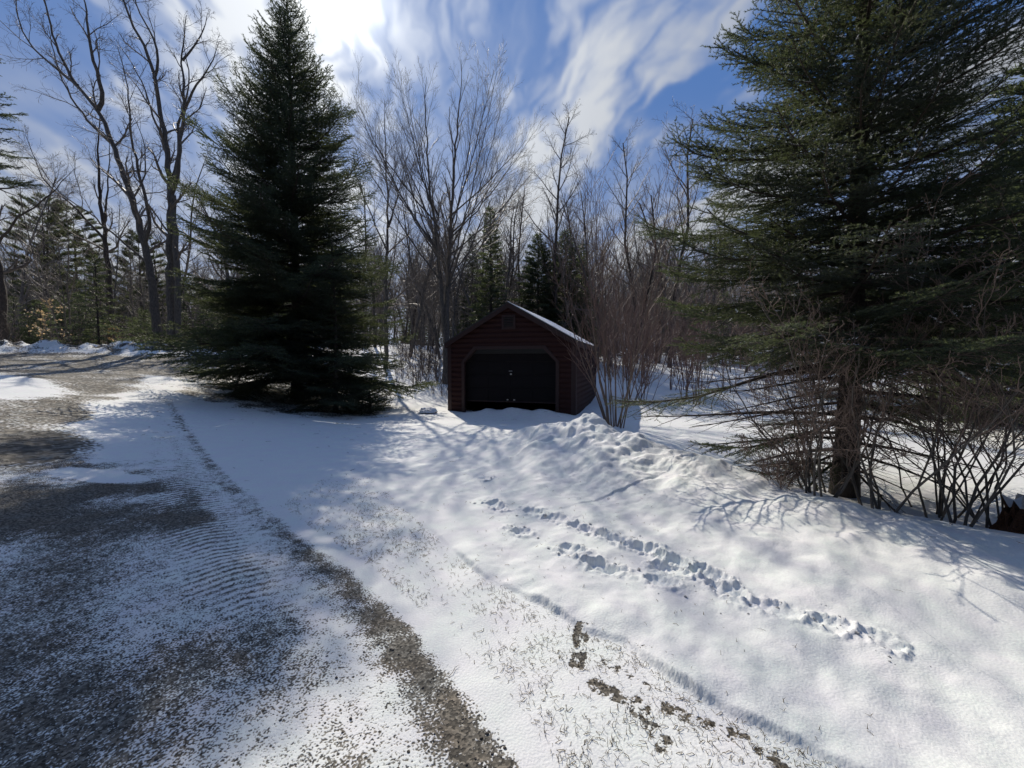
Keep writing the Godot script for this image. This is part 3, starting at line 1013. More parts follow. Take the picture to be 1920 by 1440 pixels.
func build_conifers() -> void:
	var near_o := {"sag": 0.5, "tipup": 0.6, "bare": 0.14, "gap": 0.0038, "long": 0.026, "wide": 0.0065, "step": 0.068, "dust": 0.02}
	var near_b := []
	for l in [0.45, 0.45, 0.9, 0.9, 1.5, 1.5, 2.1, 2.1, 2.7, 2.7]:
		near_b.append(bough(l, near_o, M.twig_dark, M.needles_pale if near_b.size() % 2 == 0 else M.needles))
	var dead_o := {"sag": 0.6, "tipup": 0.2, "bare": 0.1, "gap": 0.0, "long": 0.02, "wide": 0.005, "step": 0.13, "wood_all": true}
	var half_o := {"sag": 0.6, "tipup": 0.5, "bare": 0.6, "gap": 0.007, "long": 0.02, "wide": 0.0055, "step": 0.09, "dust": 0.05}
	var dead_b := []
	for l in [1.4, 1.9, 2.4]:
		dead_b.append(bough(l, dead_o, M.twig_dark, M.needles))
	for l in [2.0, 2.6]:
		dead_b.append(bough(l, half_o, M.twig_dark, M.needles))
	spruce("spruce_tree", "tall dark spruce at right with bare lower trunk standing behind leafless shrubs", 4.3, -5.35, {"height": 12.0, "r": 0.135, "first": 0.35, "reach": 2.75, "shape": 0.85, "skirt": 0.5, "dead_below": 1.9, "dead_share": 0.88, "low": -0.12, "high": 0.75, "every": 0.037, "short_front": 1.7, "extra": [[0.55, PI + 0.25, -0.08, 1.7, 7], [0.95, PI - 0.2, -0.2, 1.8, 6]]}, near_b, dead_b)
	var far_o := {"sag": 0.5, "tipup": 0.55, "bare": 0.10, "gap": 0.0085, "long": 0.042, "wide": 0.0135, "step": 0.085, "dust": 0.0}
	var far_b := []
	for l in [0.5, 1.0, 1.0, 1.7, 1.7, 2.5, 2.5, 3.3, 3.3]:
		far_b.append(bough(l, far_o, M.twig_dark, M.needles))
	spruce("spruce_tree", "tall conical spruce left of the shed with boughs down to the ground", -7.2, -14.0, {"height": 12.9, "r": 0.18, "first": 0.75, "reach": 4.25, "shape": 0.74, "skirt": 0.8, "dead_below": 0.8, "dead_share": 0.2, "low": -0.2, "high": 0.85, "every": 0.044}, far_b, [far_b[0], far_b[3]])
	spruce("spruce_tree", "smaller spruce tucked against the right foot of the tall conical spruce", -5.3, -12.5, {"height": 5.2, "r": 0.08, "first": 0.2, "reach": 1.75, "shape": 0.9, "skirt": 0.3, "dead_below": 0.0, "dead_share": 0.0, "low": -0.2, "high": 0.6, "every": 0.05}, far_b, far_b)
	spruce("spruce_tree", "spruce at the left edge of the picture, cut off by the frame", -18.75, -14.6, {"height": 13.2, "r": 0.19, "first": 6.2, "reach": 2.6, "shape": 0.7, "skirt": 6.3, "dead_below": 0.0, "dead_share": 0.0, "low": -0.35, "high": 0.5, "every": 0.07}, far_b, far_b)
	spruce("spruce_bush", "low dark spruce bush squatting in snow between tall spruce and shed", -4.45, -13.0, {"height": 0.9, "r": 0.03, "first": 0.08, "reach": 0.95, "shape": 0.7, "skirt": 0.05, "dead_below": 0.0, "dead_share": 0.0, "low": 0.15, "high": 0.7, "every": 0.02}, far_b, far_b)
	# conifers of the wood behind
	var v := [far_conifer_meshes(9.0, 1.45, 0.5, 0.8, 0.05, 0.12, M.needles_far), far_conifer_meshes(8.2, 2.5, 0.4, 0.75, 0.042, 0.13, M.needles_far), far_conifer_meshes(11.0, 2.2, 0.9, 0.8, 0.1, 0.14, M.needles_far), far_conifer_meshes(10.5, 2.2, 2.4, 0.8, 0.085, 0.15, M.needles_pine, true)]
	var list := [
		[0, -1.2, -24.0, 1.0, "narrow pointed spruce rising behind the left slope of the shed roof"],
		[1, 1.55, -25.5, 0.95, "broad dark spruce behind the peak of the shed roof"],
		[1, 3.3, -26.5, 1.0, "broad dark spruce behind the right slope of the shed roof"],
		[0, 4.6, -28.0, 0.85, "small olive green spruce behind the leafless shrub by the shed"],
		[0, -2.9, -31.0, 1.0, "thin spruce deep in the wood behind the leafless maple"],
		[3, -33.0, -30.0, 1.0, "brownish pine above the road, nearest the left edge"],
		[3, -37.0, -36.0, 1.15, "taller brownish pine behind the roadside pine at left"],
		[3, -31.6, -36.0, 0.95, "brownish pine just left of the two forked leafless trees"],
		[2, -17.5, -29.0, 0.9, "spruce showing between forked leafless trees and tall conical spruce"],
		[2, -15.0, -32.0, 0.95, "dark spruce showing past the left edge of the tall conical spruce"],
		[2, 13.5, -17.0, 1.1, "dark spruce in the wood behind the tall right spruce, left of its trunk"],
		[1, 13.5, -11.0, 1.2, "broad spruce behind the tall right spruce at the picture edge"],
		[2, 11.3, -8.4, 0.95, "spruce close behind the tall right spruce, half out of the picture"],
	]
	build_woods_behind(v[2])
	for q in list:
		place_plant("pine_tree" if q[0] == 3 else "spruce_tree", q[4], "tree", v[q[0]], ["trunk", "crown"], q[1], q[2], rng.randf() * TAU, q[3], "conifers of the wood")

func pv(x: float, y: float, z := 0.0) -> Vector3:
	return Vector3(x, y, z)

func build_hero_trees() -> void:
	var o := {"segs": 6, "crook": 0.08, "lift": 0.07, "tip": 0.3, "thin": 0.0027, "stout": 0, "levels": 4, "kids": [0, 5, 6, 5], "from": [0.3, 0.25, 0.2, 0.2], "ang": [0.28, 0.7], "ratio": [1.0, 1.0, 0.5, 0.5], "fall": [0.0, 0.55, 0.4, 0.4], "reach": 2.6}
	# maple behind the shed: vase of many rising limbs
	var ml := [[[pv(0, -0.3), pv(0.05, 2.5), pv(0.15, 5.0), pv(0.35, 7.5, 0.2), pv(0.5, 10, 0.3), pv(0.75, 12.5, 0.3), pv(0.9, 14.4, 0.3)], 0.17, 0.008, 1.3],
		[[pv(0.02, 1.6), pv(-0.18, 4.4, 0.1), pv(-0.35, 6.5, 0.2), pv(-0.6, 9.0, 0.3), pv(-0.75, 11.5, 0.4), pv(-0.7, 13.6, 0.4)], 0.12, 0.008, 1.3]]
	for k in 20:
		var s := -1.0 if k % 2 == 0 else 1.0
		var y0 := rng.randf_range(4.3, 7.8)
		var a := rng.randf_range(-1.0, 1.0)
		var wide := rng.randf_range(1.2, 4.0)
		var top := lerpf(14.0, 10.2, (wide - 1.2) / 2.8) + rng.randf_range(-0.6, 0.4)
		var x0 := 0.2 if s > 0 else -0.25
		ml.append([[pv(x0, y0, 0.1), pv(x0 + s * wide * 0.35, lerpf(y0, top, 0.3), a * wide * 0.35), pv(x0 + s * wide * 0.7, lerpf(y0, top, 0.65), a * wide * 0.65), pv(x0 + s * wide, top, a * wide * 0.9)], 0.042, 0.006, 2.0])
	limb_tree("maple_tree", "large leafless maple with vase shaped crown behind the left corner of the shed", -3.1, -19.6, ml, o, M.bark_grey, M.twig_grey)
	# two forked trees by the road
	var o2 := o.duplicate()
	o2.reach = 2.3
	o2.crook = 0.19
	o2.lift = 0.03
	o2.ang = [0.4, 0.95]
	o2.kids = [0, 7, 8, 6]
	o2.thin = 0.0042
	var la := [[[pv(0.1, -0.3), pv(-0.1, 2.5), pv(-0.45, 5.2), pv(-1.2, 8.2), pv(-2.0, 10.6), pv(-2.5, 11.8), pv(-3.6, 13.2), pv(-4.4, 15.0), pv(-4.9, 17.2)], 0.23, 0.03, 0.9],
		[[pv(-0.45, 5.2), pv(0.0, 6.2, 0.2), pv(-0.15, 8.0, 0.3), pv(-0.5, 10.2, 0.4), pv(-0.5, 12.4, 0.5), pv(-0.9, 14.4, 0.5)], 0.10, 0.012, 1.3],
		[[pv(-2.5, 11.8), pv(-2.2, 12.6), pv(-2.4, 14.5, 0.3), pv(-2.5, 16.2, 0.3), pv(-3.2, 18.0)], 0.11, 0.014, 1.2],
		[[pv(-1.9, 10.2), pv(-3.4, 11.6, -0.3), pv(-4.6, 13.6, -0.4), pv(-5.2, 16.2, -0.4)], 0.075, 0.012, 1.3],
		[[pv(-3.4, 13.0), pv(-4.6, 14.0, 0.3), pv(-5.6, 15.4, 0.4), pv(-5.9, 18.0, 0.4)], 0.06, 0.01, 1.2],
		[[pv(-0.3, 4.2), pv(-1.5, 5.4, 0.2), pv(-2.8, 6.6, 0.4), pv(-4.1, 7.6, 0.5), pv(-5.2, 9.4, 0.6)], 0.06, 0.008, 1.3],
		[[pv(-1.0, 7.4), pv(-0.5, 8.6, -0.2), pv(-0.6, 10.4, -0.4), pv(-1.2, 12.0, -0.4)], 0.05, 0.008, 1.3]]
	limb_tree("maple_tree", "tall leafless tree by the road leaning left with forked top", -18.2, -21.6, la, o2, M.bark_grey, M.twig_grey)
	var lb := [[[pv(0, -0.3), pv(-0.05, 3.0), pv(0.1, 6.2), pv(0.15, 8.2), pv(0.0, 10.0), pv(-0.25, 12.0), pv(-0.6, 14.0), pv(-1.6, 16.4), pv(-2.3, 18.2)], 0.24, 0.03, 0.9],
		[[pv(0.12, 7.6), pv(0.7, 8.6, 0.2), pv(1.0, 10.2, 0.3), pv(1.25, 12.4, 0.3), pv(1.2, 14.2, 0.3), pv(1.5, 16.0, 0.3)], 0.13, 0.014, 1.2],
		[[pv(1.15, 11.6, 0.3), pv(1.9, 12.4, 0.5), pv(2.6, 13.2, 0.6), pv(3.2, 14.6, 0.6)], 0.07, 0.01, 1.3],
		[[pv(1.2, 13.9, 0.3), pv(2.0, 14.8, 0.3), pv(2.6, 16.0, 0.4)], 0.06, 0.01, 1.3],
		[[pv(0.15, 8.0), pv(0.35, 9.6, -0.3), pv(0.4, 11.4, -0.4), pv(0.9, 13.4, -0.5), pv(0.7, 15.4, -0.5)], 0.10, 0.012, 1.2],
		[[pv(-0.45, 13.2), pv(-0.1, 14.6, 0.2), pv(-0.9, 16.4, 0.2), pv(-1.2, 18.4, 0.2)], 0.07, 0.011, 1.2],
		[[pv(-0.1, 10.4), pv(-0.9, 11.8, -0.3), pv(-1.4, 13.4, -0.4), pv(-2.6, 15.4, -0.4)], 0.06, 0.01, 1.3],
		[[pv(0.1, 5.6), pv(-0.6, 7.0, 0.4), pv(-1.2, 8.2, 0.6)], 0.05, 0.008, 1.2],
		[[pv(0.3, -0.2, 0.1), pv(0.42, 3.0, 0.15), pv(0.35, 6.0, 0.1), pv(0.25, 7.6, 0.0)], 0.15, 0.12, 0.3]]
	limb_tree("maple_tree", "tall leafless tree by the road with upright trunk and many forks", -17.2, -21.4, lb, o2, M.bark_grey, M.twig_grey)
	# slimmer leafless trees that stand out from the wood
	var lc := [[[pv(0, -0.3), pv(0.05, 4), pv(0.2, 8), pv(0.15, 11), pv(0.1, 13.6)], 0.13, 0.012, 1.0], [[pv(0.2, 7.2), pv(0.9, 9.0, 0.3), pv(1.5, 11.2, 0.4)], 0.05, 0.008, 1.4], [[pv(0.15, 6.0), pv(-0.8, 8.4, 0.2), pv(-1.6, 10.8, 0.4)], 0.05, 0.008, 1.4]]
	limb_tree("birch_tree", "slim straight leafless tree between tall conical spruce and maple", -6.6, -22.0, lc, o, M.bark_grey, M.twig_grey)
	var ld := [[[pv(0, -0.3), pv(0.1, 3.0), pv(0.0, 6.0), pv(-0.15, 8.0), pv(-0.1, 10.5), pv(0.1, 12.5)], 0.2, 0.012, 1.0], [[pv(0.05, 4.6), pv(1.0, 3.8), pv(1.9, 3.0)], 0.0, 0.0, 0.0], [[pv(0.0, 5.6), pv(-1.2, 7.2, 0.3), pv(-2.6, 8.6, 0.4), pv(-3.4, 10.8, 0.4)], 0.07, 0.008, 1.3], [[pv(0.0, 6.4), pv(0.7, 8.4, 0.4), pv(0.9, 10.8, 0.4)], 0.06, 0.008, 1.3]]
	ld.remove_at(1)
	limb_tree("maple_tree", "dark trunked leafless tree left of the forked pair by the road", -21.4, -22.4, ld, o2, M.bark_dark, M.twig_grey)
	limb_tree("maple_tree", "thick dark trunk close to the left picture edge beyond the road", -24.6, -20.2, [[[pv(0, -0.3), pv(0.1, 3.0), pv(-0.2, 6.0), pv(-0.3, 9.0), pv(-0.2, 12.0)], 0.3, 0.03, 0.9], [[pv(-0.1, 4.6), pv(1.6, 6.0, 0.3), pv(3.2, 6.9, 0.5), pv(4.6, 8.2, 0.5)], 0.07, 0.008, 1.3]], o2, M.bark_dark, M.twig_grey)

func build_shrubs() -> void:
	# clump right of the shed
	var o := {"segs": 8, "crook": 0.07, "lift": 0.06, "tip": 0.2, "thin": 0.003, "stout": 0, "levels": 2, "kids": [16, 6], "from": [0.22, 0.25], "ang": [0.3, 0.7], "ratio": [0.30, 0.42], "fall": [0.4, 0.4]}
	place_plant("alder_shrub", "tall leafless many stemmed shrub growing in snow at right of the shed", "shrub", shrub_meshes(6.2, 14, 0.34, 0.024, o, M.twig_brown, M.twig_red), ["stem", "twig"], 2.5, -10.2, 0.3, 1.0)
	place_plant("alder_shrub", "low arching leafless shrub at the back right of the shed", "shrub", shrub_meshes(4.6, 10, 0.45, 0.02, o, M.twig_brown, M.twig_red), ["stem", "twig"], 4.4, -15.5, 1.0, 1.0)
	# crooked shrubs round the foot of the right spruce
	var o2 := {"segs": 9, "crook": 0.17, "lift": 0.05, "tip": 0.22, "thin": 0.0026, "stout": 0, "levels": 3, "kids": [9, 6, 3], "from": [0.28, 0.2, 0.2], "ang": [0.4, 0.95], "ratio": [0.36, 0.45, 0.5], "fall": [0.4, 0.4, 0.4]}
	var spots := [[3.22, -4.35, 2.5, 7, 0.35, "leafless crooked shrub in snow just left of the right spruce trunk"], [3.62, -4.1, 2.9, 6, 0.4, "leafless crooked shrub in front of the right spruce trunk"], [4.25, -3.95, 2.9, 7, 0.55, "leafless shrub with leaning grey stems right of the spruce trunk"], [5.1, -4.3, 3.1, 8, 0.7, "leafless arching shrub at the right picture edge by the rotten stump"], [3.5, -4.75, 2.2, 8, 0.5, "leafless low shrub behind the crooked shrubs, left of the spruce trunk"], [4.7, -4.6, 3.3, 9, 0.6, "tall leafless shrub between the spruce trunk and the rotten stump"], [3.0, -4.6, 0.9, 9, 0.4, "small tuft of thin bare twigs left of the crooked shrubs"]]
	for s in spots:
		place_plant("bare_shrub", s[5], "shrub", shrub_meshes(s[2], s[3], s[4], 0.0145 if s[2] > 1.0 else 0.006, o2, M.bark_grey if s[2] > 1.0 else M.twig_brown, M.twig_pale), ["stem", "twig"], s[0], s[1], rng.randf() * TAU, 1.0, "shrubs round the right spruce")
	# beeches that kept their leaves
	for q in [[-23.2, -20.6, 2.6, "young beech with tan dry leaves under the trees beyond the road"], [-19.6, -21.0, 1.3, "very small beech with tan dry leaves by the roadside bank"]]:
		var b := [Buf.new(), Buf.new()]
		var oo := {"segs": 6, "crook": 0.1, "lift": 0.02, "tip": 0.2, "thin": 0.004, "stout": 0, "levels": 2, "kids": [12, 4], "from": [0.15, 0.2], "ang": [0.7, 1.2], "ratio": [0.45, 0.4], "fall": [0.6, 0.4]}
		grow(b, Vector3(0, -0.2, 0), Vector3.UP, q[2], 0.025, 0, oo)
		var lf := Buf.new()
		var vv: PackedVector3Array = b[1].v
		for k in 260:
			var p := vv[rng.randi() % vv.size()]
			var d := Vector3(rng.randfn(), -0.5 + rng.randfn() * 0.4, rng.randfn()).normalized()
			var s := d.cross(Vector3(rng.randfn(), rng.randfn(), rng.randfn())).normalized() * 0.028
			lf.quad(p, p + d * 0.045 - s, p + d * 0.1, p + d * 0.045 + s)
		var t := thing("beech_sapling", q[3], "sapling", Vector3(q[0], ground_height(q[0], q[1]), q[1]), 0.0)
		part("trunk", b[0].mesh(M.twig_grey), t)
		part("twig", b[1].mesh(M.twig_grey), t)
		part("foliage", lf.mesh(M.leaf_tan), t)
	# rotten stump at the right edge
	var st := thing("rotten_stump", "broken rotten stump of orange brown wood with snow cap at right edge", "stump", Vector3(5.05, ground_height(5.05, -3.98), -3.98))
	st.scale = Vector3(0.8, 0.72, 0.8)
	var sb := Buf.new()
	var cap := Buf.new()
	var rows := [[-0.15, 0.36], [0.0, 0.33], [0.1, 0.27], [0.22, 0.24], [0.36, 0.22], [0.46, 0.17], [0.40, 0.08], [0.3, 0.0]]
	for j in rows.size() - 1:
		for i in 40:
			var c := []
			for q in [[i, j], [i + 1, j], [i + 1, j + 1], [i, j + 1]]:
				var a: float = TAU * (q[0] % 40) / 40.0
				var rw: Array = rows[q[1]]
				var nn := nz_fine.get_noise_3d(cos(a) * 0.9, sin(a) * 0.9, float(q[1]) * 0.3)
				c.append(Vector3(cos(a), 0, -sin(a)) * float(rw[1]) * (1.0 + nn * 0.5) + Vector3.UP * (float(rw[0]) + (nn * 0.3 if q[1] > 2 else 0.0)))
			(sb if j < 4 else cap).quad(c[0], c[1], c[2], c[3])
	part("wood", sb.mesh(M.rot), st)
	part("snow_cap", cap.mesh(M.snow), st)
	# stone beside the shed
	var rk := thing("snowy_stone", "stone with a cap of snow beside the left corner of the shed", "stone", Vector3(-2.6, ground_height(-2.6, -12.9), -12.9))
	for lay in 2:
		var rb := Buf.new()
		for j in 7:
			for i in 16:
				var c := []
				for q in [[i, j], [i + 1, j], [i + 1, j + 1], [i, j + 1]]:
					var a: float = TAU * (q[0] % 16) / 16.0
					var e: float = lerpf(-0.6 if lay == 0 else 0.15, PI / 2, q[1] / 7.0)
					var dd := Vector3(cos(a) * cos(e), sin(e), -sin(a) * cos(e))
					c.append(Vector3(dd.x * 0.3, dd.y * 0.16, dd.z * 0.22) * (1.0 + 0.35 * nz_fine.get_noise_3dv(dd * 0.6)) * (1.0 if lay == 0 else 1.05) + Vector3.UP * 0.02 * lay)
				rb.quad(c[0], c[1], c[2], c[3])
		part("rock" if lay == 0 else "snow_cap", rb.mesh(M.gravel if lay == 0 else M.snow), rk)

func free_spot(x: float, z: float) -> bool:
	var d := -z
	if Vector2(x - 0.7, z + 15.4).length() < 5.2:
		return false
	if x < -7.0 and -x * 0.45 + d < 27.6:
		return false
	if d < 28.0 and x > -9.5 and x < 2.5:
		return false
	if Vector2(x + 7.2, z + 14.0).length() < 4.0:
		return false
	return true

func build_forest() -> void:
	var big := []
	var slim := []
	for k in 8:
		big.append(tree_meshes(rng.randf_range(11.0, 14.0), rng.randf_range(0.10, 0.15), FOREST, M.bark_grey if k % 3 else M.bark_dark, M.twig_grey))
	var so := FOREST.duplicate()
	so.kids = [16, 6, 4]
	so.thin = 0.004
	for k in 6:
		slim.append(tree_meshes(rng.randf_range(5.5, 8.5), rng.randf_range(0.04, 0.06), so, M.bark_grey, M.twig_grey, 0.08))
	var where := func(x: float, d: float) -> String:
		var a := x / d
		if a < -0.92:
			return "beyond the road at the far left"
		if a < -0.74:
			return "beside the forked roadside trees"
		if a < -0.3:
			return "behind the tall conical spruce"
		if a < -0.14:
			return "between conical spruce and shed"
		if a < 0.19:
			return "rising above the shed roof"
		if a < 0.43:
			return "between the shed and right spruce"
		return "seen through boughs of the right spruce"
	var placed := []
	var n := 0
	var tries := 0
	while n < 285 and tries < 4000:
		tries += 1
		var d := sqrt(rng.randf_range(21.0 * 21.0, 58.0 * 58.0))
		var x := d * (rng.randf_range(-1.38, 1.38) if rng.randf() < 0.68 else rng.randf_range(-0.32, 0.5))
		if not free_spot(x, -d):
			continue
		if x > 0.0 and d < 24.0:
			continue
		var ok := true
		for p in placed:
			if Vector2(p.x - x, p.y - d).length() < 0.9:
				ok = false
		if not ok:
			continue
		placed.append(Vector2(x, d))
		n += 1
		var sp_at: String = where.call(x, d)
		var vi := rng.randi() % big.size()
		var row_at := "in the front of the wood" if d < 32.0 else ("in the middle of the wood" if d < 45.0 else "deep in the wood")
		place_plant("forest_tree", "%s leafless tree %s, %s" % ["grey" if vi % 3 else "dark", row_at, sp_at], "tree", big[vi], ["trunk", "crown"], x, -d, rng.randf() * TAU, rng.randf_range(0.72, 1.08), "trees " + row_at + " " + sp_at)
	# saplings and poles between
	n = 0
	while n < 230:
		var d := sqrt(rng.randf_range(17.0 * 17.0, 38.0 * 38.0))
		var x := d * rng.randf_range(-1.3, 1.3)
		var slot := d > 19.0 and d < 28.0 and x > -7.0 and x < -2.2 and n % 3 == 0
		if not slot and not free_spot(x, -d):
			continue
		n += 1
		var sp_at: String = where.call(x, d)
		var tall := rng.randf_range(0.4, 1.05)
		var word := "low" if tall < 0.6 else ("middling" if tall < 0.82 else "tall")
		place_plant("bare_sapling", "%s slim bare sapling %s" % [word, sp_at], "sapling", slim[rng.randi() % slim.size()], ["trunk", "crown"], x, -d, rng.randf() * TAU, tall, "saplings " + sp_at)
	# reddish thicket on the right slope and brush left of the shed
	var ro := {"segs": 6, "crook": 0.09, "lift": 0.06, "tip": 0.25, "thin": 0.005, "stout": 0, "levels": 2, "kids": [9, 4], "from": [0.2, 0.25], "ang": [0.3, 0.75], "ratio": [0.32, 0.42], "fall": [0.4, 0.4]}
	var red := []
	for k in 5:
		red.append(shrub_meshes(rng.randf_range(2.8, 4.6), 6, 0.3, 0.018, ro, M.twig_red, M.twig_red))
	n = 0
	while n < 120:
		var d := rng.randf_range(14.5, 30.0)
		var x := d * rng.randf_range(0.22, 1.25)
		n += 1
		place_plant("red_shrub", "%s reddish leafless shrub in the thicket %s" % ["near" if d < 20.0 else ("farther" if d < 25.0 else "farthest"), where.call(x, d)], "shrub", red[rng.randi() % red.size()], ["stem", "twig"], x, -d, rng.randf() * TAU, rng.randf_range(0.6, 1.1), "reddish thicket right of the shed")
	var brush := []
	var bo := ro.duplicate()
	bo.kids = [7, 3]
	for k in 4:
		brush.append(shrub_meshes(rng.randf_range(1.2, 2.2), 5, 0.25, 0.011, bo, M.twig_dark, M.twig_brown))
	n = 0
	while n < 130:
		var left := n % 2 == 0
		var d := rng.randf_range(17.0, 30.0) if not left else rng.randf_range(17.0, 30.0)
		var x := d * (rng.randf_range(-0.28, -0.10) if not left else rng.randf_range(-1.3, -0.45))
		if left and not free_spot(x, -d):
			continue
		n += 1
		place_plant("forest_brush", "low bare brush %s, %s" % ["at the edge of the wood" if d < 24.0 else "inside the wood", where.call(x, d)], "brush", brush[rng.randi() % brush.size()], ["stem", "twig"], x, -d, rng.randf() * TAU, rng.randf_range(0.6, 1.1), "brush beyond the road" if left else "brush left of the shed")
	var dark := far_conifer_meshes(11.0, 2.6, 0.8, 0.8, 0.12, 0.2, M.needles_far)
	var dk := ArrayMesh.new()
	for s in 2:
		dk.add_surface_from_arrays(Mesh.PRIMITIVE_TRIANGLES, dark[s].surface_get_arrays(0))
		dk.surface_set_material(s, dark[s].surface_get_material(0))
	scatter("distant_wood", "far dark conifers filling the gaps deep in the wood", "wood", dk, 130, func():
		var d := rng.randf_range(40.0, 95.0)
		var x := d * (rng.randf_range(-1.45, -0.4) if rng.randf() < 0.6 else rng.randf_range(-0.4, 1.4))
		var s := rng.randf_range(0.5, 1.05)
		return Transform3D(Basis(Vector3.UP, rng.randf() * TAU).scaled(Vector3(s, s, s)), Vector3(x, ground_height(x, -d), -d)))
	# young firs under the trees
	var fir := []
	for k in 3:
		fir.append(far_conifer_meshes(rng.randf_range(2.2, 3.6), 0.9, 0.15, 0.85, 0.06, 0.09, M.needles_far))
	n = 0
	while n < 60:
		var d := rng.randf_range(20.0, 40.0)
		var x := d * (rng.randf_range(-1.35, -0.5) if n % 4 else rng.randf_range(-0.3, 0.6))
		if not free_spot(x, -d):
			continue
		n += 1
		place_plant("young_fir", "young dark fir %s, %s" % ["at the edge of the wood" if d < 28.0 else "inside the wood", where.call(x, d)], "fir", fir[n % 3], ["trunk", "crown"], x, -d, rng.randf() * TAU, rng.randf_range(0.6, 1.3), "young firs")
	# the wood farther off reads as one mass
	for k in 4:
		var mm := MultiMesh.new()
		mm.transform_format = MultiMesh.TRANSFORM_3D
		var src: Array = big[k * 2]
		var one := ArrayMesh.new()
		for s in 2:
			one.add_surface_from_arrays(Mesh.PRIMITIVE_TRIANGLES, src[s].surface_get_arrays(0))
			one.surface_set_material(s, src[s].surface_get_material(0))
		mm.mesh = one
		mm.instance_count = 230
		for i in 230:
			var d := rng.randf_range(46.0, 105.0)
			var x := d * rng.randf_range(-1.4, 1.4)
			var s := rng.randf_range(0.7, 1.05)
			mm.set_instance_transform(i, Transform3D(Basis(Vector3.UP, rng.randf() * TAU).scaled(Vector3(s, s, s)), Vector3(x, ground_height(x, -d), -d)))
		var mi := MultiMeshInstance3D.new()
		mi.name = numbered("distant_wood")
		mi.multimesh = mm
		mi.set_meta("kind", "stuff")
		mi.set_meta("label", "far leafless wood closing off the view behind everything")
		mi.set_meta("category", "wood")
		add_child(mi)

# the clearing is closed by woods behind the viewpoint as well
func build_woods_behind(conifer: Array) -> void:
	var one := ArrayMesh.new()
	for s in 2:
		one.add_surface_from_arrays(Mesh.PRIMITIVE_TRIANGLES, conifer[s].surface_get_arrays(0))
		one.surface_set_material(s, conifer[s].surface_get_material(0))
	scatter("woods_behind", "spruce wood that closes the clearing behind the viewpoint", "wood", one, 210, func():
		var a := rng.randf_range(-0.1, PI + 0.1)
		var q := sqrt(rng.randf_range(13.0 * 13.0, 42.0 * 42.0))
		var x := cos(a) * q
		var z := sin(a) * q
		var s := rng.randf_range(1.15, 2.0)
		return Transform3D(Basis(Vector3.UP, rng.randf() * TAU).scaled(Vector3(s, s, s)), Vector3(x, ground_height(x, z), z)))

func scatter(called: String, label: String, cat: String, mesh: Mesh, count: int, pick: Callable) -> void:
	var list := []
	var tries := 0
	while list.size() < count and tries < count * 30:
		tries += 1
		var t = pick.call()
		if t != null:
			list.append(t)
	var mm := MultiMesh.new()
	mm.transform_format = MultiMesh.TRANSFORM_3D
	mm.mesh = mesh
	mm.instance_count = list.size()
	for i in list.size():
		mm.set_instance_transform(i, list[i])
	var mi := MultiMeshInstance3D.new()
	mi.name = numbered(called)
	mi.multimesh = mm
	mi.set_meta("kind", "stuff")
	mi.set_meta("label", label)
	mi.set_meta("category", cat)
	add_child(mi)

